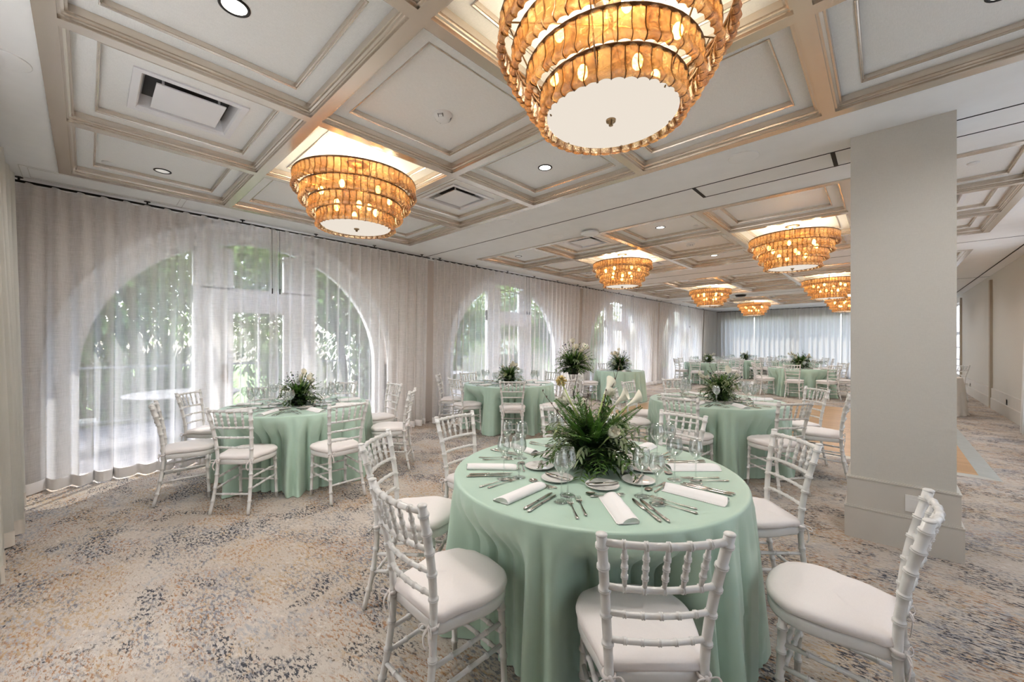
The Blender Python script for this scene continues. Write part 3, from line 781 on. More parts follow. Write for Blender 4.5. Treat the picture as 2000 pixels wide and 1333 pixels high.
def make_chair():
    t = thing('chiavari_chair', 'x', 'chair', (0, 0, 0), 0, 'white chiavari chairs')
    # cushion
    ol = outline(); n = len(ol); m = MB(); vs = []; prof = [(.965, .456), (1.0, .462), (1.015, .474), (1.0, .487), (.95, .496), (.80, .503), (.5, .508), (.2, .510)]
    for sc, z in prof:
        for (x, y) in ol:
            wr = .0022 * math.sin(x * 60 + y * 35) * (sc > .9) * (sc < 1.01)
            vs.append((x * sc, y * sc + .0, z + wr - .004 * (y < -.15)))
    vs.append((0, 0, .511)); vs.append((0, 0, .456)); fs = []
    for i in range(len(prof) - 1):
        for k in range(n): k2 = (k + 1) % n; fs.append((i * n + k, i * n + k2, (i + 1) * n + k2, (i + 1) * n + k))
    e = (len(prof) - 1) * n
    for k in range(n): fs.append((e + k, e + (k + 1) % n, len(vs) - 2)); fs.append(((k + 1) % n, k, len(vs) - 1))
    m.add(vs, fs).obj('cushion', 'cushion', t)
    # seat board
    m = MB(); vs = []; prof = [(.90, .408), (.965, .410), (.985, .420), (.985, .444), (.97, .453), (.85, .455)]
    for sc, z in prof:
        for (x, y) in ol: vs.append((x * sc, y * sc, z))
    fs = [tuple(range(n))[::-1], tuple((len(prof) - 1) * n + k for k in range(n))]
    for i in range(len(prof) - 1):
        for k in range(n): k2 = (k + 1) % n; fs.append((i * n + k, i * n + k2, (i + 1) * n + k2, (i + 1) * n + k))
    m.add(vs, fs).obj('seat', 'chair', t)
    for s_ in (-1, 1):
        pp = post_path(s_)
        P, R, sg = bead(pp, .0158, [.12, .24, .36, .475, .60, .705, .80, .885, .963], 12, taper=lambda q: .86 + .14 * q)
        b = MB().tube(P, R, sg); tp = pp[-1]
        b.ball((tp.x, tp.y, tp.z + .002), .0178, 12, 6, (1, 1, .42)); b.obj('back_post', 'chair', t)
        P, R, sg = bead([leg_at(s_, 0), leg_at(s_, .415)], .0148, [.14, .42, .68, .90], 12, taper=lambda q: .82 + .2 * q)
        MB().tube(P, R, sg).obj('front_leg', 'chair', t)
    def rail(z, bow, nr, r, name):
        a, b = post_at(-1, z), post_at(1, z)
        pts = [a.lerp(b, k / 10) + Vector((0, -bow * (1 - (k / 5 - 1) ** 2), 0)) for k in range(11)]
        P, R, sg = bead(pts, r, [(k + 1) / (nr + 1) for k in range(nr)] if nr else [], 8)
        MB().tube(P, R, sg).obj(name, 'chair', t)
        return lambda f: a.lerp(b, f) + Vector((0, -bow * (1 - (2 * f - 1) ** 2), 0))
    r1 = rail(.893, .030, 5, .0115, 'top_rail'); r2 = rail(.745, .026, 5, .0100, 'back_rail'); rail(.655, .022, 5, .0092, 'back_rail'); rail(.565, .018, 5, .0090, 'back_rail')
    for k in range(5):
        f = (k + 1) / 6
        P, R, sg = bead([r1(f), r2(f)], .0088, [.28, .5, .72], 8, taper=lambda q: .62 + .38 * min(1, math.sin(PI * min(max(q, .0), 1)) * 1.35))
        MB().tube(P, R, sg).obj('spindle', 'chair', t)
    def stretch(a, b, nr=3, r=.0092):
        P, R, sg = bead([a, b], r, [(k + 1) / (nr + 1) for k in range(nr)], 8); MB().tube(P, R, sg).obj('stretcher', 'chair', t)
    for s_ in (-1, 1):
        stretch(post_at(s_, .300), leg_at(s_, .315)); stretch(post_at(s_, .205), leg_at(s_, .225))
    stretch(leg_at(-1, .27), leg_at(1, .27)); stretch(leg_at(-1, .18), leg_at(1, .18)); stretch(post_at(-1, .165), post_at(1, .165))
    for s_ in (-1, 1):       # cushion ties knotted round the back posts
        c = post_at(s_, .452) + Vector((0, -.019, 0)); b = MB()
        b.ball(c, .009, 8, 5)
        ring = [c + Vector((0, .019, 0)) + Vector((math.cos(a) * .0185, math.sin(a) * .0185, .004 * math.sin(a))) for a in [2 * PI * k / 14 for k in range(15)]]
        b.tube(ring, .0045, 5, cap=False, up=(0, 0, 1), flat=1.8)
        for q, (dx, dz) in enumerate(((-.030, -.006), (.028, .002))):
            lp = spline([c, c + Vector((dx, -.012, .012 + dz)), c + Vector((dx * 1.35, -.018, -.012)), c + Vector((dx * .6, -.010, -.014)), c], 4); b.tube(lp, .0040, 5, up=(0, 1, .3), flat=.4)
            tl = spline([c, c + Vector((dx * .5, -.012, -.025)), c + Vector((dx * .8, -.010, -.060)), c + Vector((dx * .6 + .006, -.006, -.085))], 4); b.tube(tl, .0065, 5, up=(0, 1, .3), flat=.3)
        b.obj('cushion_tie', 'cushion', t)
    remember(t); return t
chair0 = make_chair(); chair_used = []
TOPY = -.268
chair_spots = {}
def put_chair(lat, d, face_deg, label, grp, tkey=None, jitter=0):
    """(lat, d): where the middle of the back's top edge is; face: way the sitter faces, degrees in the same frame"""
    fa = math.radians(face_deg); fx, fy = math.cos(fa), math.sin(fa)
    ox, oy = lat - fx * TOPY, d - fy * TOPY
    x, y = cw(ox, oy); bx = cw(lat, d)[0]; x += max(0, -5.90 - bx); ang = fa + YAW - PI / 2
    place(chair0, chair_used, (x, y, .001), ang, label, grp)
    if tkey: chair_spots.setdefault(tkey, []).append((x, y, ang))
    return x, y

# ------------------------------------------------------------------ tables
TAB = {   # key: (lat, d, radius, how the table is called)
    'A': (.452, 2.24, .767, 'the nearest table'),
    'B': (-2.44, 4.55, .767, 'the first window table'),
    'C': (-.05, 7.12, .79, 'the second window table'),
    'D': (2.54, 4.98, .767, 'the middle table before the pillar'),
    'E': (2.84, 10.5, .62, 'the small third window table'),
    'F': (7.35, 15.0, .78, 'the fourth window table'),
    'G': (10.0, 17.3, .78, 'the farthest table'),
    'H': (8.32, 11.45, .80, 'the far table beside the pillar'),
    'I': (11.3, 15.9, .78, 'the half hidden far table'),
}
POS = {270: 'front', 315: 'front right', 0: 'right', 45: 'back right', 90: 'back', 135: 'back left', 180: 'left', 225: 'front left'}
meas = {
    'A': {270: (.445, 1.152, 90), 225: (-.438, 1.488, 45), 180: (-.811, 2.369, -5), 135: (-.447, 3.125, -40), 90: (.45, 3.59, -90), 45: (1.358, 3.166, 217), 0: (1.683, 2.366, 180), 315: (1.434, 1.368, 134)},
    'B': {270: (-2.43, 3.41, 90), 315: (-1.53, 3.735, 140), 225: (-3.33, 3.70, 38), 180: (-3.76, 4.62, 5), 90: (-2.47, 5.83, -88), 135: (-3.24, 5.20, -45), 0: (-1.20, 4.80, 184), 45: (-1.655, 5.62, 225)},
    'C': {270: (0.005, 5.98, 90), 225: (-.935, 6.41, 38), 180: (-1.34, 7.2, 0), 135: (-.887, 7.75, -48), 45: (.82, 7.95, 223), 315: (.89, 6.24, 137), 0: (1.24, 7.18, 180), 90: None},
    'D': {225: (1.748, 4.15, 42), 270: (2.71, 3.80, 100), 0: (3.81, 4.97, 180), 315: (3.66, 4.31, 140), 135: (1.72, 5.91, -42), 180: (1.29, 5.12, 0), 90: (2.60, 6.38, -90), 45: None},
    'E': {90: (2.60, 11.55, -80), 180: (1.75, 10.3, 0)},
}
def tname(k): return TAB[k][3]
for k, (lat, d, R, nm_) in TAB.items():
    rnd = random.Random(ord(k))
    for deg, pos in POS.items():
        mm = meas.get(k, {})
        if k == 'E' and deg not in mm: continue
        v = mm.get(deg)
        if v: la, dd, fc = v
        else:
            rr = R + .42 + rnd.uniform(-.03, .05); a = math.radians(deg + rnd.uniform(-4, 4)); la, dd, fc = lat + rr * math.cos(a), d + rr * math.sin(a), deg + 180 + rnd.uniform(-4, 4)
        put_chair(la, dd, fc, 'white chiavari chair on the %s side of %s' % (pos, nm_), 'chairs around ' + nm_, k)
# lone chair by the ivory table right of the pillar
TOPX, TOPD = (11.70, 10.33)
put_chair(TOPX, TOPD, 170, 'white chiavari chair glimpsed just right of the pillar by the ivory table', 'white chiavari chairs', 'J')
TAB['J'] = (8.86, 8.82, .75, 'the ivory table behind the pillar')

TZ = .765
def tablecloth(k, m, label, nfold, seed):
    lat, d, R, nm_ = TAB[k]; cx, cy = cw(lat, d); rnd = random.Random(seed)
    nth = 360; rows_ = 26
    wob = rnd.uniform(0, 6.3); ph_ = [rnd.uniform(0, 6.3) for _ in range(6)]
    def fold(th):
        t = th + .10 * math.sin(2 * th + wob) + .07 * math.sin(5 * th + ph_[0]) + .03 * math.sin(9 * th + ph_[1])
        a = .75 + .35 * math.sin(3 * th + ph_[2]) + .25 * math.sin(7 * th + ph_[3])
        g = abs(math.sin(nfold * t / 2 + ph_[4])) ** .62 * 2 - 1.25       # round ridges, tight valleys
        g2 = abs(math.sin((nfold + 9) * t / 2 + ph_[5])) - .6
        return g * a + .55 * g2
    spots = chair_spots.get(k, [])
    def rad(th, h):
        z = TZ * (1 - h)
        f = fold(th)
        r = R + .004 + .050 * h ** 1.1 + (.050 * h ** .5) * (f + .15) * sst(0, .10, h) + (.018 * sst(.9, 1.0, h) * math.sin(th * 23 + seed))
        for (x, y, an) in spots:                       # pushed in where a seat touches it
            fx, fy = -math.sin(an), math.cos(an)       # the way the chair faces
            px, py = cx + r * math.cos(th), cy + r * math.sin(th)
            lx = (px - x) * fy - (py - y) * fx; ly = (px - x) * fx + (py - y) * fy
            ux, uy = math.cos(th), math.sin(th)
            uy_ = ux * fx + uy * fy                    # how the ray runs in the chair's own depth
            if uy_ > -.3: continue
            front = .245
            lim = r - (front - ly) / (-uy_) if ly < front else r
            if lim < r:
                w = sst(.31, .215, abs(lx)) * sst(.735, .50, z)
                r = r - (r - lim) * w - .045 * w * max(0, .25 - f) * min(1, h * 3)
        return r
    mbx = MB()
    vs = [(0, 0, TZ + .004)]; fs = []; rings_ = []
    for q in (.35, .7, .9, .975): rings_.append([(R * q * math.cos(2 * PI * i / nth), R * q * math.sin(2 * PI * i / nth), TZ + .004) for i in range(nth)])
    for rr, dz in ((.992, .0035), (1.0, 0), (1.004, -.006)): rings_.append([(R * rr * math.cos(2 * PI * i / nth), R * rr * math.sin(2 * PI * i / nth), TZ + dz) for i in range(nth)])
    for j in range(1, rows_ + 1):
        h = (j / rows_) ** .92; ring = []
        for i in range(nth):
            th = 2 * PI * i / nth; r = rad(th, max(h, .012)); z = max(.006, TZ * (1 - h) + (.006 if j == rows_ else 0))
            ring.append((r * math.cos(th), r * math.sin(th), z))
        rings_.append(ring)
    for i in range(nth):   # last bit lies on the carpet
        pass
    rings_.append([(x * (1 + .012 + .02 * abs(math.sin(9 * math.atan2(y, x) + seed))), y * (1 + .012 + .02 * abs(math.sin(9 * math.atan2(y, x) + seed))), .004) for x, y, z in rings_[-1]]) if not spots else None
    for r_ in rings_:
        if r_: vs += r_
    nr = len([r_ for r_ in rings_ if r_])
    for i in range(nth): fs.append((0, 1 + i, 1 + (i + 1) % nth))
    for j in range(nr - 1):
        for i in range(nth):
            i2 = (i + 1) % nth; a = 1 + j * nth; fs.append((a + i, a + nth + i, a + nth + i2, a + i2))
    o = mbx.add(vs, fs).obj('tablecloth', m); o.location = (cx, cy, 0); tag(o, label, 'tablecloth', 'mint green floor-length tablecloths' if m == 'cloth' else None)
    return o
for k in 'ABCDEFGHI': tablecloth(k, 'cloth', 'mint green floor-length cloth draped over ' + tname(k), 27 if k != 'E' else 22, ord(k))
tablecloth('J', 'ivorycloth', 'ivory floor-length tablecloth showing just right of the pillar', 8, 5)

# place settings -----------------------------------------------------
def m_napkin():
    t = thing('napkin', 'x', 'napkin', (0, 0, 0), 0, 'folded white napkins'); m = MB()
    # rolled fold: cross-section across x, length along y
    sec = []
    for k in range(15):
        a = -PI * .5 + 1.75 * PI * k / 14 if k < 14 else 0
        sec.append((.030 * math.cos(a + PI), .0125 + .0125 * math.sin(a + PI) * (1 if k < 12 else .7)))
    prof = [(-.046, .001), (-.046, .004), (-.030, .008), (-.022, .018), (-.006, .025), (.012, .0265), (.028, .023), (.039, .014), (.041, .006), (.036, .001)]
    ny = 14
    vs = []
    for j in range(ny + 1):
        y = lerp(-.138, .138, j / ny); s_ = 1 + .03 * math.sin(j * 1.3); e = 1 - .10 * (abs(j / ny * 2 - 1) ** 8)
        for (x, z) in prof: vs.append((x * s_, y + .006 * math.sin(x * 60), .001 + (z - .001) * e))
    n = len(prof); fs = []
    for j in range(ny):
        for i in range(n - 1): fs.append((j * n + i, j * n + i + 1, (j + 1) * n + i + 1, (j + 1) * n + i))
        fs.append((j * n + n - 1, j * n, (j + 1) * n, (j + 1) * n + n - 1))
    fs.append(tuple(range(n))); fs.append(tuple(ny * n + i for i in range(n))[::-1])
    m.add(vs, fs); m.obj('folded_roll', 'napkin', t)
    m = MB().box(-.050, .037, -.134, .136, .0006, .0032); m.obj('under_flap', 'napkin', t, smooth=False)
    remember(t); return t
def m_fork(name='fork', L_=.205):
    m = MB(); s_ = L_ / .205
    P = [(0, -.100, .004), (0, -.094, .005), (0, -.07, .0045), (0, -.02, .0045), (0, .02, .006), (0, .045, .007)]
    m.tube([(x, y * s_, z) for x, y, z in P], [.004, .0066, .0054, .0030, .0026, .0038], 8, up=(0, 0, 1), flat=.45)
    def head(u, v):
        w = lerp(.004, .0125, sst(0, .6, v)); y = (.038 + .017 * v) * s_; return ((u * 2 - 1) * w, y, .007 - .002 * math.sin(PI * v) - .001 * (1 - abs(2 * u - 1)))
    m.grid(head, 4, 5)
    for k in range(4):
        x = -.0111 + .0074 * k; m.tube([(x, .053 * s_, .0065), (x, .080 * s_, .0045), (x * .98, .104 * s_, .0080)], [.0016, .0014, .0007], 5)
    return m.mesh(name, 'steel')
def m_knife(name='knife', L_=.235):
    m = MB(); s_ = L_ / .235
    m.tube([(0, -.115 * s_, .005), (0, -.108 * s_, .0055), (0, -.06 * s_, .005), (0, -.02 * s_, .005), (0, -.005 * s_, .005)], [.004, .0078, .0062, .0052, .0062], 8, up=(0, 0, 1), flat=.62)
    ys = [-.005, .01, .05, .09, .11, .118]; wl = [.004, .0085, .009, .0095, .0065, .0005]; wr = [.004, .0070, .0070, .0066, .0045, .0]
    vs = []
    for y, a, b in zip(ys, wl, wr): vs += [(-a, y * s_, .0042), (b, y * s_, .0052), (b, y * s_, .0066), (-a, y * s_, .0046)]
    fs = []
    for i in range(len(ys) - 1):
        for k in range(4): k2 = (k + 1) % 4; fs.append((i * 4 + k, i * 4 + k2, i * 4 + 4 + k2, i * 4 + 4 + k))
    m.add(vs, fs); return m.mesh(name, 'steel')
def m_spoon(name='spoon', L_=.175):
    m = MB()
    m.tube([(0, -.085, .004), (0, -.080, .005), (0, -.05, .0045), (0, .0, .004), (0, .035, .006), (0, .046, .006)], [.004, .0058, .0046, .0026, .0024, .0036], 8, up=(0, 0, 1), flat=.45)
    def bowl(u, v):
        a = 2 * PI * u; r = v; return (.0165 * r * math.sin(a), .066 + .0235 * r * math.cos(a), .0065 - .005 * (1 - r * r) + .001)
    m.grid(bowl, 18, 4, True); return m.mesh(name, 'steel')
def m_plate():
    t = thing('bread_plate', 'x', 'plate', (0, 0, 0), 0, 'white bread plates')
    MB().lathe([(.0001, .004), (.045, .004), (.055, .006), (.078, .0125), (.082, .0135), (.083, .0125), (.080, .010), (.056, .002), (.042, 0), (.0001, 0)], 40).obj('plate_body', 'china', t)
    remember(t); return t
def m_glass(name, rb, hb, hs, foot, cat='wine glass'):
    t = thing(name, 'x', cat, (0, 0, 0), 0, name.replace('_', ' ') + ' rows')
    b = MB(); z0 = hs
    pr = [(.0001, z0), (.008, z0 + .001), (rb * .55, z0 + hb * .14), (rb * .90, z0 + hb * .33), (rb, z0 + hb * .46), (rb * .95, z0 + hb * .66), (rb * .80, z0 + hb * .92), (rb * .765, z0 + hb), (rb * .745, z0 + hb), (rb * .93, z0 + hb * .66), (rb * .97, z0 + hb * .46), (rb * .86, z0 + hb * .34), (rb * .5, z0 + hb * .17), (.0001, z0 + .006)]
    b.lathe(pr, 28).obj('bowl', 'glass', t)
    MB().lathe([(foot * .2, .0065), (.0055, .013), (.0040, .03), (.0036, hs * .6), (.0048, hs * .93), (.008, z0 + .001)], 12).obj('stem', 'glass', t)
    MB().lathe([(.0001, .0008), (foot * .97, .0008), (foot, .002), (foot * .6, .0035), (foot * .2, .0065)], 28).obj('foot', 'glass', t)
    remember(t); return t
napkin0 = m_napkin(); plate0 = m_plate()
gl1 = m_glass('red_wine_glass', .0415, .105, .115, .036); gl2 = m_glass('white_wine_glass', .0340, .098, .122, .034)
um = {'n': [], 'p': [], 'a': [], 'b': []}
me_fork, me_knife, me_spoon, me_bknife, me_dfork = m_fork(), m_knife(), m_spoon(), m_knife('butter_knife', .165), m_fork('dessert_fork', .165)
def flatware(me, name, x, y, z, rz, label, cat, grp):
    o = bpy.data.objects.new(name, me); C.objects.link(o); o.location = (x, y, z); o.rotation_euler = (0, 0, rz); tag(o, label, cat, grp); return o
TT = TZ + .0045
short = {'A': 'nearest table', 'B': 'first window table', 'C': 'second window table', 'D': 'middle table', 'E': 'small third window table', 'F': 'fourth window table', 'G': 'farthest table', 'H': 'far table beside the pillar', 'I': 'half hidden far table'}
for k in 'ABCDEFGHI':
    lat, d, R, nm_ = TAB[k]; cx, cy = cw(lat, d); rnd = random.Random(ord(k) * 3); sh = short[k]
    degs = list(POS) if k != 'E' else [270, 90, 180]
    for deg in degs:
        a = math.radians(deg) + YAW + rnd.uniform(-.03, .03)
        er = (math.cos(a), math.sin(a)); rt = (-math.sin(a), math.cos(a)); rs = (R - .767)
        ps = POS[deg]
        def P(x, y, jx=.006):
            x += rnd.uniform(-jx, jx); y += rnd.uniform(-jx, jx) + rs
            return cx + er[0] * y + rt[0] * x, cy + er[1] * y + rt[1] * x
        inw = a + PI / 2              # local +y looks at the table's middle
        far = k in 'FGHI'
        x, y = P(0.0, .565); place(napkin0, um['n'], (x, y, TT), inw + rnd.uniform(-.12, .12), 'rolled white napkin at the %s seat of the %s' % (ps, sh), 'napkins on ' + nm_)
        if k != 'E':
            x, y = P(-.015, .290); place(plate0, um['p'], (x, y, TT), 0, 'white bread plate for the %s seat of the %s' % (ps, sh), 'bread plates on ' + nm_)
            flatware(me_bknife, 'butter_knife', x, y, TT + .012, inw + PI / 2 + rnd.uniform(-.3, .3), 'butter knife resting on the %s bread plate, %s' % (ps, sh), 'knife', 'butter knives on ' + nm_)
        x, y = P(-.200, .555); flatware(me_fork, 'dinner_fork', x, y, TT, inw + rnd.uniform(-.08, .08), 'outer fork left of the %s napkin on the %s' % (ps, sh), 'fork', 'forks on ' + nm_)
        x, y = P(-.160, .530); flatware(me_fork, 'dinner_fork', x, y, TT, inw + rnd.uniform(-.08, .08), 'inner fork left of the %s napkin on the %s' % (ps, sh), 'fork', 'forks on ' + nm_)
        tl = rnd.uniform(.08, .18)
        x, y = P(.105, .570, .003); flatware(me_knife, 'table_knife', x, y, TT, inw + tl, 'inner knife right of the %s napkin on the %s' % (ps, sh), 'knife', 'knives on ' + nm_)
        x, y = P(.137, .575, .003); flatware(me_knife, 'table_knife', x, y, TT, inw + tl, 'outer knife right of the %s napkin on the %s' % (ps, sh), 'knife', 'knives on ' + nm_)
        x, y = P(-.02, .388, .003); flatware(me_spoon, 'dessert_spoon', x, y, TT, inw + PI / 2 + rnd.uniform(-.15, .1), 'dessert spoon lying above the %s napkin, %s' % (ps, sh), 'spoon', 'dessert spoons on ' + nm_)
        x, y = P(-.02, .412, .003); flatware(me_dfork, 'dessert_fork', x, y, TT, inw - PI / 2 + rnd.uniform(-.1, .15), 'dessert fork lying above the %s napkin, %s' % (ps, sh), 'fork', 'dessert forks on ' + nm_)
        x, y = P(.148, .412); place(gl1, um['a'], (x, y, TT), 0, 'large empty wine glass of the %s place setting, %s' % (ps, sh), 'large wine glasses on ' + nm_)
        x, y = P(.176, .500); place(gl2, um['b'], (x, y, TT), 0, 'slimmer empty wine glass of the %s place setting, %s' % (ps, sh), 'slim wine glasses on ' + nm_)

def shaker(lat, d, fill, label):
    x, y = cw(lat, d); t = thing(fill + '_shaker', label, 'shaker', (x, y, TT)); 
    MB().lathe([(.0001, .001), (.017, .001), (.019, .004), (.016, .03), (.013, .045)], 16).obj('bottle', 'glass', t)
    MB().lathe([(.0001, .003), (.0155, .003), (.013, .032), (.0001, .032)], 14).obj('contents', fill, t)
    MB().lathe([(.0135, .044), (.0145, .046), (.0145, .054), (.010, .060), (.0001, .062)], 16).obj('lid', 'steel', t)
shaker(.595, 2.125, 'pepper', 'pepper shaker with metal lid beside the nearest centrepiece'); shaker(.645, 2.165, 'salt', 'salt shaker with metal lid beside the nearest centrepiece')
shaker(-2.18, 4.40, 'pepper', 'pepper shaker by the centrepiece of the first window table'); shaker(-2.13, 4.44, 'salt', 'salt shaker by the centrepiece of the first window table')

# ------------------------------------------------------------------ flowers
def frond(m, base, direc, length, width, droop=.5, n=16, up=Vector((0, 0, 1))):
    p = Vector(base); d = Vector(direc).normalized(); pts = [p.copy()]
    sd = d.cross(up); sd = sd.normalized() if sd.length > .05 else Vector((1, 0, 0))
    for i in range(n):
        p = p + d * (length / n); d = (d + Vector((0, 0, -droop / n))).normalized(); pts.append(p.copy())
        t = (i + 1) / n; w = width * .5 * min(1, t * 4) * (1 - t * .82)
        for s_ in (-1, 1):
            dd = (sd * s_ + d * .45 + Vector((0, 0, .08))).normalized(); m.leaf(p, dd, w, length / n * 1.0, .15, side=d, n=2, cup=.05)
    m.tube(pts, [lerp(.0022, .0006, i / n) for i in range(n + 1)], 4)
def calla(t, base, direc, length, size=.055, bend=.25):
    d = Vector(direc).normalized(); b = Vector(base); side = d.cross(Vector((0, 0, 1)));
    side = side.normalized() if side.length > .05 else Vector((1, 0, 0))
    out = Vector((d.x, d.y, 0)); out = out.normalized() if out.length > .05 else Vector((1, 0, 0))
    end = b + d * length + out * bend * length * .3
    pts = spline([b, b + d * length * .5, end - d * .01, end], 4)
    fl_ = MB().tube(pts, .0045, 7).obj('calla_lily', 'petalg', t)
    ax = (d + out * .55).normalized(); e1 = ax.cross(side).normalized(); e2 = side
    def sp(u, v):
        a = 2 * PI * u; lip = .5 + .5 * math.cos(a)
        r = size * (.14 + .42 * v ** 1.5 + .50 * max(0, v - .55) ** 1.2 * (1.0 + .6 * lip))
        h = size * 1.9 * v * (1 + .38 * lip * v)
        c = end + ax * h; return tuple(c + e1 * (-r * math.cos(a) * 1.0) + e2 * (r * math.sin(a)))
    m = MB(); m.grid(sp, 20, 10, True); m.obj('spathe', 'petal', fl_)
    MB().tube([end + ax * size * .4, end + ax * size * 1.5], [.005, .0028], 6).obj('spadix', 'yellow', fl_)
def bloom(t, c, r, seed, m='petal', name='white_bloom', up=(0, 0, 1)):
    rnd = random.Random(seed); b = MB(); up = Vector(up).normalized(); o1 = up.orthogonal().normalized(); o2 = up.cross(o1)
    for ring, (n, tilt, ln) in enumerate(((5, .25, .8), (6, .55, .95), (7, .9, 1.05))):
        for k in range(n):
            a = 2 * PI * (k + ring * .5) / n + rnd.uniform(-.1, .1); out = o1 * math.cos(a) + o2 * math.sin(a); sd = out.cross(up)
            p0 = Vector(c); vs = []; fs = []
            for j in range(5):
                v = j / 4; bulge = math.sin(v * PI * .6); q = p0 + out * (r * (.15 + .75 * tilt * bulge)) + up * (r * ln * v * 1.5)
                w = r * .62 * math.sin(PI * min(.93, .18 + v * .8))
                for u in (-1, 0, 1): vs.append(q + sd * (w * u) - out * (abs(u) * w * .35))
            for j in range(4):
                for u in range(2): o_ = j * 3 + u; fs.append((o_, o_ + 1, o_ + 4, o_ + 3))
            b.add(vs, fs)
    return b.obj(name, m, t)
def bouquet(seed, big=1.0, main=False):
    rnd = random.Random(seed); t = thing('floral_centerpiece', 'x', 'flower arrangement', (0, 0, 0), 0, 'white and green floral centrepieces')
    MB().lathe([(.0001, .001), (.055, .001), (.085, .03), (.095, .065), (.085, .068), (.0001, .06)], 20).obj('bowl', 'pot', t)
    def dirn(el0, el1, az=None):
        az = rnd.uniform(0, 2 * PI) if az is None else az; el = math.radians(rnd.uniform(el0, el1)); return Vector((math.cos(az) * math.cos(el), math.sin(az) * math.cos(el), math.sin(el)))
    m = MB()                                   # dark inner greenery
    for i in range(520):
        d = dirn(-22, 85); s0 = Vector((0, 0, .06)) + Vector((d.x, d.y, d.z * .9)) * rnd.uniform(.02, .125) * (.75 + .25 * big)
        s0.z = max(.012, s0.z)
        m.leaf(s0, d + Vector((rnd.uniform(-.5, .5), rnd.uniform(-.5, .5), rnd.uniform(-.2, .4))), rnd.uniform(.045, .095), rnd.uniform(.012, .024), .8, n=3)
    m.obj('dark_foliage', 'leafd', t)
    m = MB()
    for i in range(120):                       # sprigs of mid-green leaves
        d = dirn(-5, 78); p = Vector((0, 0, .07)) + d * .05; ln = rnd.uniform(.10, .21) * (1.15 if d.z > .6 else 1); nn = 7; dd = d.copy(); pts = [p.copy()]
        for j in range(nn):
            p = p + dd * ln / nn; dd = (dd + Vector((0, 0, -.09))).normalized(); p.z = max(.015, p.z); pts.append(p.copy())
            for s_ in (-1, 1):
                sd = dd.cross(Vector((0, 0, 1))).normalized() * s_; m.leaf(p, dd * .7 + sd + Vector((0, 0, rnd.uniform(-.2, .4))), rnd.uniform(.028, .05), rnd.uniform(.009, .015), .5, n=2)
        m.tube(pts, .0012, 4, cap=False)
    m.obj('leafy_sprigs', 'leaf', t)
    m = MB()
    for q in range(15):                        # drooping sage leaves
        d = dirn(-8, 45); p = Vector((0, 0, .10)) + d * .08; dd = (d + Vector((0, 0, .35))).normalized(); ln = rnd.uniform(.10, .18); pts = [p.copy()]
        for j in range(8):
            p = p + dd * ln / 8; dd = (dd + Vector((0, 0, -.20))).normalized(); p.z = max(.02, p.z); pts.append(p.copy())
            s_ = 1 if j % 2 else -1; sd = dd.cross(Vector((0, 0, 1))).normalized() * s_; m.leaf(p, dd * .8 + sd * .6 + Vector((0, 0, -.5)), rnd.uniform(.035, .055), .013, .5, n=3)
        m.tube(pts, .0012, 4, cap=False)
    m.obj('sage_sprigs', 'leafs', t)
    m = MB()
    for q in range(16):                        # flat palm-like strap leaves
        d = dirn(35, 80); m.leaf(Vector((0, 0, .08)) + d * .04, d, rnd.uniform(.14, .22), rnd.uniform(.018, .032), .5, n=6)
    m.obj('strap_leaves', 'fern', t)
    nf = 7
    for q in range(nf):
        m = MB(); az = 2 * PI * q / nf + rnd.uniform(-.3, .3); el = rnd.uniform(25, 62)
        if main and q == 0: az, el = YAW - .15, 46
        if main and q == 1: az, el = YAW + PI + .25, 55
        d = Vector((math.cos(az) * math.cos(math.radians(el)), math.sin(az) * math.cos(math.radians(el)), math.sin(math.radians(el))))
        big_ = main and q < 2; frond(m, Vector((0, 0, .09)) + d * .05, d, (.235 if big_ else rnd.uniform(.16, .25)), .12 if big_ else .085, .25 if big_ else .35, 36 if big_ else 24, Vector((-sa, ca, .15)) if big_ else Vector((0, 0, 1))); m.obj('fern_frond', 'fern', t)
    nc = 4
    for q in range(nc):
        az = rnd.uniform(0, 2 * PI); el = rnd.uniform(48, 75); ln = rnd.uniform(.17, .24)
        if main: az = YAW + [.0, -.5, .6, 2.9][q]; el = [55, 68, 76, 70][q]; ln = [.215, .20, .225, .18][q]
        d = Vector((math.cos(az) * math.cos(math.radians(el)), math.sin(az) * math.cos(math.radians(el)), math.sin(math.radians(el)))); calla(t, Vector((0, 0, .08)) + d * .03, d, ln, .034)
    for q in range(4):
        d = dirn(45, 75); ln = rnd.uniform(.20, .26); 
        if main: az = YAW + [.3, PI, -1.2, 1.7][q]; el = math.radians([72, 60, 40, 60][q]); d = Vector((math.cos(az) * math.cos(el), math.sin(az) * math.cos(el), math.sin(el))); ln = [.27, .25, .18, .22][q]
        c = Vector((0, 0, .06)) + d * ln; b = bloom(t, c, .030, seed + q, up=d); MB().tube([Vector((0, 0, .06)), c], .003, 5).obj('flower_stem', 'petalg', b)
    for q in range(3):                         # lacy umbels
        d = dirn(15, 45)
        if main and q == 0: az = YAW - .5; d = Vector((math.cos(az) * .8, math.sin(az) * .8, .35))
        m = MB(); c = Vector((0, 0, .09)) + d * .17; u = d.orthogonal().normalized(); w = d.cross(u)
        for i in range(60):
            r = .042 * math.sqrt(rnd.random()); a = rnd.uniform(0, 6.28); p = c + u * r * math.cos(a) + w * r * math.sin(a) + d * (.012 - r * .2 + rnd.uniform(-.004, .004)); m.ball(p, rnd.uniform(.003, .0055), 5, 4)
            if i % 4 == 0: m.tube([c - d * .05, p], .0007, 3, cap=False)
        m.obj('lace_flower', 'pale', t)
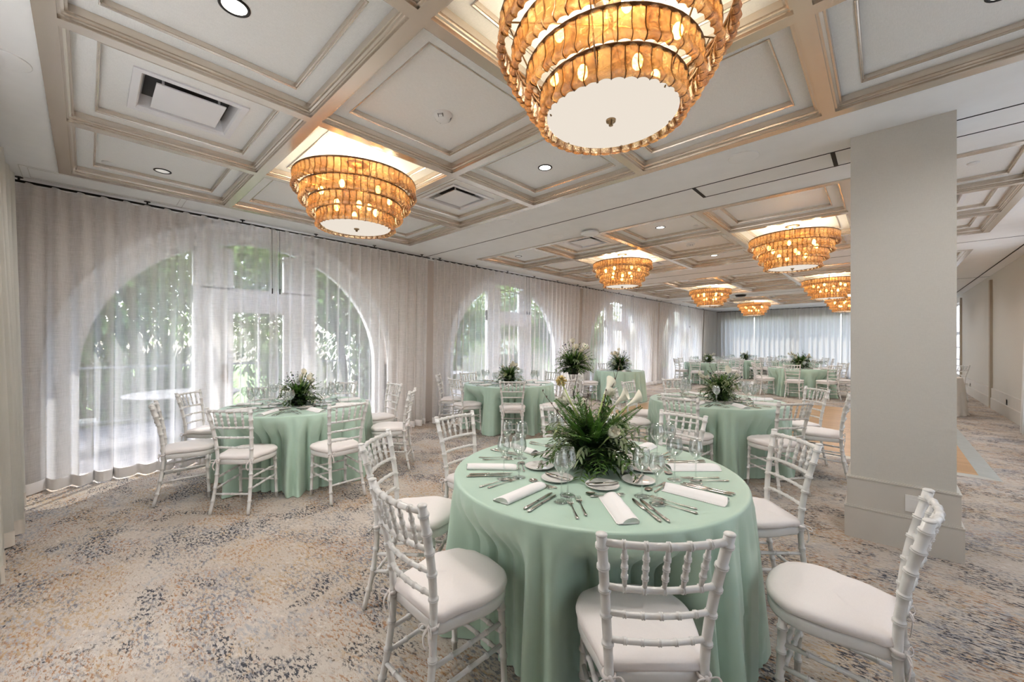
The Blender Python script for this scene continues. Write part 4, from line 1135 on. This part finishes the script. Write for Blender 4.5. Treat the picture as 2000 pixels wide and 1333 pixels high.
    for q in range(3 if not main else 4):      # bare twigs
        d = dirn(50, 80)
        if main: az = YAW + [.35, PI - .3, PI + .5, -.4][q]; el = math.radians([62, 40, 66, 74][q]); d = Vector((math.cos(az) * math.cos(el), math.sin(az) * math.cos(el), math.sin(el)))
        ln = rnd.uniform(.26, .34) if not main else [.42, .34, .30, .26][q]; p = Vector((0, 0, .10)); dd = d.copy(); pts = [p.copy()]; m = MB()
        for j in range(9):
            p = p + dd * ln / 9; dd = (dd + Vector((rnd.uniform(-.18, .18), rnd.uniform(-.18, .18), rnd.uniform(-.05, .16)))).normalized(); pts.append(p.copy())
            if j > 3: m.ball(p + Vector((rnd.uniform(-.006, .006), rnd.uniform(-.006, .006), .004)), .0035, 5, 4, (1, 1, 1.6))
            if j in (4, 6): m.tube([p, p + (dd + Vector((rnd.uniform(-.8, .8), rnd.uniform(-.8, .8), .2))).normalized() * .05], [.0016, .0006], 4)
        m.tube(pts, [lerp(.0028, .0008, j / 9) for j in range(10)], 5); m.obj('bare_twig', 'twig', t)
    if main:
        az = YAW + PI + .1; el = math.radians(64); d = Vector((math.cos(az) * math.cos(el), math.sin(az) * math.cos(el), math.sin(el))); c = Vector((0, 0, .1)) + d * .33
        m = MB()
        for i in range(80):
            e = Vector((rnd.gauss(0, 1), rnd.gauss(0, 1), rnd.gauss(0, 1))).normalized(); m.tube([c + e * .008, c + e * .026], [.0015, .0022], 4)
        b = m.obj('pincushion_flower', 'yellow', t); MB().tube([Vector((0, 0, .08)), c], .003, 5).obj('flower_stem', 'petalg', b)
    else:
        m = MB()
        for q in range(7):
            d = dirn(35, 75); c = Vector((0, 0, .07)) + d * rnd.uniform(.2, .30); m.ball(c, .009, 7, 5); m.tube([Vector((0, 0, .07)), c], .0013, 4)
        m.obj('thistle_stems', 'bud', t)
    remember(t); return t
bq = bouquet(3, 1.0, True); x, y = cw(.455, 2.25); bq.location = (x, y, TT); bq.scale = (1.24,) * 3; tag(bq, 'white calla lily and fern centrepiece on the nearest table', 'flower arrangement', 'white and green floral centrepieces')
b2 = bouquet(8); u2 = []; b3 = bouquet(15); u3 = []
def bq_place(b, u, k, dl, dd, sc, label, z=TT, rz=None):
    lat, d = (TAB[k][0] + dl, TAB[k][1] + dd) if k else (dl, dd); x, y = cw(lat, d); place(b, u, (x, y, z), rz if rz is not None else dl * 7 + dd * 3, label, None, sc)
bq_place(b2, u2, 'B', .0, .0, 1.05, 'green and white centrepiece with twigs on the first window table', rz=2.0)
bq_place(b3, u3, 'C', .0, 0, 1.05, 'leafy centrepiece with violet thistles on the second window table', rz=.5)
bq_place(b3, u3, 'D', .05, -.05, 1.12, 'bushy green centrepiece on the middle table left of the pillar', rz=2.4)
bq_place(b2, u2, 'E', .02, .05, 1.45, 'tall spiky green arrangement on the small third window table', rz=4.2)
bq_place(b3, u3, 'F', .05, 0, 1.0, 'green centrepiece on the fourth window table', rz=1.2)
bq_place(b2, u2, 'G', .15, 0, .98, 'small looking green centrepiece on the farthest table', rz=3.3)
bq_place(b3, u3, 'H', -.02, 0, 1.3, 'green centrepiece on the far table beside the pillar', rz=4.4)
# tall arrangement on its stand
SX, SD = 1.235, 8.0; sx, sy = cw(SX, SD)
t = thing('flower_stand', 'tall slender dark metal flower stand between the window tables', 'flower stand', (sx, sy, 0))
MB().lathe([(.0001, .012), (.14, .012), (.145, .006), (.145, .001), (.0001, .001)], 28).obj('base_disc', 'black', t)
for k in range(4):
    a = PI / 2 * k + .4; MB().tube(spline([(.10 * math.cos(a), .10 * math.sin(a), .012), (.03 * math.cos(a), .03 * math.sin(a), .35), (.025 * math.cos(a), .025 * math.sin(a), .60), (.09 * math.cos(a), .09 * math.sin(a), .855)], 5), .006, 6).obj('leg', 'black', t)
MB().lathe([(.0001, .86), (.11, .86), (.115, .866), (.11, .872), (.0001, .872)], 24).obj('top_plate', 'black', t)
bq_place(b2, u2, None, SX, SD, 1.75, 'large white calla arrangement on the tall thin stand', z=.874, rz=1.0)

# ------------------------------------------------------------------ outside, through the arches
struct('floor', MB().box(-10.6, X0 - .3, -6, 27, -.16, -.06), 'deck')
struct('floor', MB().box(X1 + .3, 40, -30, 40, -.3, -.15).box(X0 - .3, X1 + .3, -30, Y0 - .3, -.3, -.15), 'bouncepaving')  # unseen ground added to the right and behind, bouncing sunlight onto the ceiling
lawn = MB().box(-60, -10.6, -40, 60, -1.4, -1.2); struct('floor', lawn, 'grass')
t = thing('patio_railing', 'dark metal railing along the patio outside the arched windows', 'railing', (-10.3, 0, -.06))
MB().box(-.02, .02, -6, 27, 1.08, 1.12).obj('top_rail', 'rail', t, smooth=False); MB().box(-.015, .015, -6, 27, .10, .13).obj('bottom_rail', 'rail', t, smooth=False)
m = MB()
for k in range(230): y = -6 + k * .143; m.box(-.008, .008, y - .008, y + .008, .1, 1.1)
m.obj('balusters', 'rail', t, smooth=False, kind='stuff')
for y in (-5, -1, 3, 7, 11, 15, 19, 23): MB().box(-.03, .03, y - .03, y + .03, 0, 1.16).obj('post', 'rail', t, smooth=False)
def ext_table(x, y, label, R=.6):
    t = thing('patio_table', label, 'patio table', (x, y, -.06))
    MB().lathe([(.0001, .74), (R, .74), (R + .01, .75), (R, .765), (.0001, .765)], 40).obj('tabletop', 'patiotop', t); MB().tube([(0, 0, .02), (0, 0, .74)], .04, 10).obj('pedestal', 'rail', t); MB().lathe([(.0001, .03), (.28, .025), (.28, 0), (.0001, 0)], 24).obj('base', 'rail', t)
ext_table(-8.05, 1.05, 'round white patio table outside the first arched window', .72)
ext_table(-8.6, 6.6, 'round white patio table outside the second arched window')
def ext_chair(x, y, rz, label):
    t = thing('patio_chair', label, 'patio chair', (x, y, -.06), rz, 'patio chairs')
    MB().box(-.24, .24, -.22, .24, .42, .46).obj('seat', 'rail', t, smooth=False); MB().grid(lambda u, v: ((u - .5) * .48, -.24 - .05 * v + .05 * (1 - (2 * u - 1) ** 2) * -1, .46 + .42 * v), 6, 4).obj('backrest', 'rail', t)
    for sx_ in (-1, 1):
        for sy_ in (-1, 1): MB().tube([(sx_ * .22, sy_ * .2, 0), (sx_ * .21, sy_ * .19, .42)], .014, 6).obj('leg', 'rail', t)
ext_chair(-8.1, -.15, 0, 'grey patio chair left of the first window patio table'); ext_chair(-7.6, 2.35, 2.6, 'grey patio chair right of the first window patio table'); ext_chair(-8.3, 5.4, 0, 'grey patio chair outside the second window'); ext_chair(-7.4, 12.2, 1.2, 'grey patio chair outside the third window')
def tree(x, y, h, r, seed, m, label, n=6500, lean=0, z0=-1.2, cs=.5):
    rnd = random.Random(seed); t = thing('garden_tree', label, 'tree', (x, y, z0), 0, 'garden trees outside the windows')
    tr = MB(); top = Vector((lean, rnd.uniform(-.4, .4), h * .62)); tr.tube(spline([(0, 0, 0), (lean * .3, .1, h * .3), top], 5), [.16, .15, .14, .13, .13, .12, .11, .10, .09, .08, .06], 9)
    blobs = []
    for k in range(9):
        a = rnd.uniform(0, 6.28); e = rnd.uniform(-.75, .9); rr = rnd.uniform(.3, .85) * r; c = Vector((lean + rr * math.cos(a), rr * math.sin(a), h * .62 + e * r * .75)); blobs.append((c, rnd.uniform(.35, .6) * r)); tr.tube([top * .8, c], [.05, .015], 5)
    tr.obj('trunk', 'bark', t)
    f = MB()
    for i in range(n):
        c, br = rnd.choice(blobs); d = Vector((rnd.gauss(0, 1), rnd.gauss(0, 1), rnd.gauss(0, 1))).normalized(); p = c + d * br * rnd.uniform(.45, 1.05)
        f.leaf(p, d + Vector((rnd.uniform(-.8, .8), rnd.uniform(-.8, .8), rnd.uniform(-.9, .3))), rnd.uniform(.18, .34), rnd.uniform(.09, .17), .6, n=2)
    f.obj('foliage', m, t)
side = ['dense green tree', 'bright leafy tree', 'spreading dark tree']
spec = [(-13.5, -3.2, 7.0, 2.9, 1, 'tree1'), (-12.6, -.2, 6.4, 2.6, 2, 'tree1'), (-14.2, 2.6, 7.2, 2.8, 3, 'tree2'), (-12.4, 5.4, 6.2, 2.3, 4, 'tree1'), (-15, 7.8, 7.0, 2.8, 5, 'tree2'), (-13.2, 10.6, 6.2, 2.3, 6, 'tree1'), (-16, 14.5, 7.5, 3.0, 7, 'tree2'), (-14.0, 19.0, 6.5, 2.5, 8, 'tree1'), (-17, 24.5, 7.5, 3.2, 9, 'tree2'), (-18, -1.0, 9, 4.0, 10, 'tree2'), (-19, 6.5, 9, 4.0, 11, 'tree1')]
wn = ['far left of the first window view', 'left lite of the first window', 'behind the first window door', 'right lite of the first window', 'left lite of the second window', 'behind the second window door', 'right of the second window view', 'third window view', 'fourth window view', 'back row behind the first window', 'back row behind the second window']
for s_, w_ in zip(spec, wn): tree(*s_[:4], s_[4], s_[5], '%s seen through sheer curtain, %s' % ('bright leafy tree' if s_[5] == 'tree2' else 'dark green tree', w_))
def shrub(x, y, r, seed, m, label, n=2600):
    rnd = random.Random(seed); f = MB()
    for i in range(n):
        d = Vector((rnd.gauss(0, 1), rnd.gauss(0, 1), abs(rnd.gauss(0, 1)))).normalized(); f.leaf(d * r * rnd.uniform(.4, 1) + Vector((0, 0, 0)), d + Vector((rnd.uniform(-.6, .6), rnd.uniform(-.6, .6), .2)), .18, .08, .5, n=2)
    o = f.obj('garden_shrub', m); o.location = (x, y, -1.2); o.scale = (1, 1.5, 2.4); tag(o, label, 'shrub', 'shrubs beyond the patio railing')
for i, (x, y, r) in enumerate(((-11.8, -1.9, 1.1), (-11.9, .9, 1.2), (-11.7, 4.0, 1.0), (-11.9, 7.2, 1.2), (-11.8, 10.4, 1.1), (-12, 14, 1.2), (-12, 18, 1.2))):
    shrub(x, y, r, 40 + i, 'tree1' if i % 2 else 'tree2', 'leafy shrub beyond the railing, %s along it' % ['nearest', 'second', 'third', 'fourth', 'fifth', 'sixth', 'last'][i])
t = thing('neighbour_building', 'white building with balcony bands seen through the first window right side', 'building', (-21, 16, -1.2))
MB().box(-4, 0, -6, 8, 0, 7).obj('wall', 'ext', t, smooth=False)
for z in (1.9, 4.6): MB().box(0, .5, -6, 8, z, z + .25).obj('balcony_band', 'frame', t, smooth=False)
for k in range(5):
    for z in (.5, 3.0): MB().box(-.02, .03, -5.2 + k * 2.6, -3.8 + k * 2.6, z, z + 1.2).obj('window', 'extglass', t, smooth=False)

# ------------------------------------------------------------------ daylight
w = bpy.data.worlds.new('sky'); S.world = w; w.use_nodes = True; nt = w.node_tree; nt.nodes.clear()
sky = nt.nodes.new('ShaderNodeTexSky'); sky.sky_type = 'NISHITA'; sky.sun_disc = False; sky.sun_elevation = math.radians(52); sky.sun_rotation = math.radians(200); sky.air_density = 1.0; sky.dust_density = 2.5; sky.ozone_density = 1
bg = nt.nodes.new('ShaderNodeBackground'); bg.inputs[1].default_value = 1.15
hs = nt.nodes.new('ShaderNodeHueSaturation'); hs.inputs['Saturation'].default_value = .8
L(nt, sky.outputs[0], hs.inputs['Color']); L(nt, hs.outputs[0], bg.inputs[0])
wo = nt.nodes.new('ShaderNodeOutputWorld'); L(nt, bg.outputs[0], wo.inputs[0])
sl = bpy.data.lights.new('sun', 'SUN'); sl.energy = 4.2; sl.angle = .02; sl.color = (1, .95, .87); so = bpy.data.objects.new('sun', sl); C.objects.link(so)
so.rotation_euler = Vector((.42, -.40, -1.0)).to_track_quat('-Z', 'Y').to_euler()
for i, c in enumerate(ARCH):
    ld = bpy.data.lights.new('window_portal', 'AREA'); ld.shape = 'RECTANGLE'; ld.size = 3.0; ld.size_y = 3.8; ld.cycles.is_portal = True
    lo = bpy.data.objects.new('window_portal', ld); C.objects.link(lo); lo.location = (X0 - .32, c, 1.5); lo.rotation_euler = (0, -PI / 2, 0)

def portal(loc, rot, sx, sy):
    ld = bpy.data.lights.new('window_portal', 'AREA'); ld.shape = 'RECTANGLE'; ld.size = sx; ld.size_y = sy; ld.cycles.is_portal = True
    lo = bpy.data.objects.new('window_portal', ld); C.objects.link(lo); lo.location = loc; lo.rotation_euler = rot
for a, b in FILL_NEAR: portal(((a + b) / 2, Y0 - .22, 1.65), (PI / 2, 0, 0), b - a, 2.3)  # sky sampling at the added near-wall window
for a, b in FILL_RIGHT: portal((X1 + .22, (a + b) / 2, 1.65), (0, PI / 2, 0), 2.3, b - a)  # same for the added right-wall windows

# ------------------------------------------------------------------ camera and colour
cd = bpy.data.cameras.new('camera'); cd.sensor_width = 36; cd.lens = FPX / 2000 * 36; cd.shift_y = 5.5 / 2000; cd.clip_start = .02; cd.clip_end = 300
cam = bpy.data.objects.new('camera', cd); C.objects.link(cam); cam.location = (0, 0, EYE); cam.rotation_euler = (PI / 2, 0, YAW); S.camera = cam
S.view_settings.view_transform = 'Standard'; S.view_settings.look = 'None'; S.view_settings.gamma = 1; S.view_settings.exposure = 0.6; S.view_settings.use_curve_mapping = False
cy = S.cycles
cy.max_bounces = 5; cy.diffuse_bounces = 3; cy.glossy_bounces = 2; cy.transmission_bounces = 4; cy.transparent_max_bounces = 16; cy.use_adaptive_sampling = True; cy.adaptive_threshold = .12; cy.adaptive_min_samples = 16
cy.sample_clamp_indirect = 4; cy.sample_clamp_direct = 0; cy.caustics_reflective = False; cy.caustics_refractive = False; cy.use_denoising = True
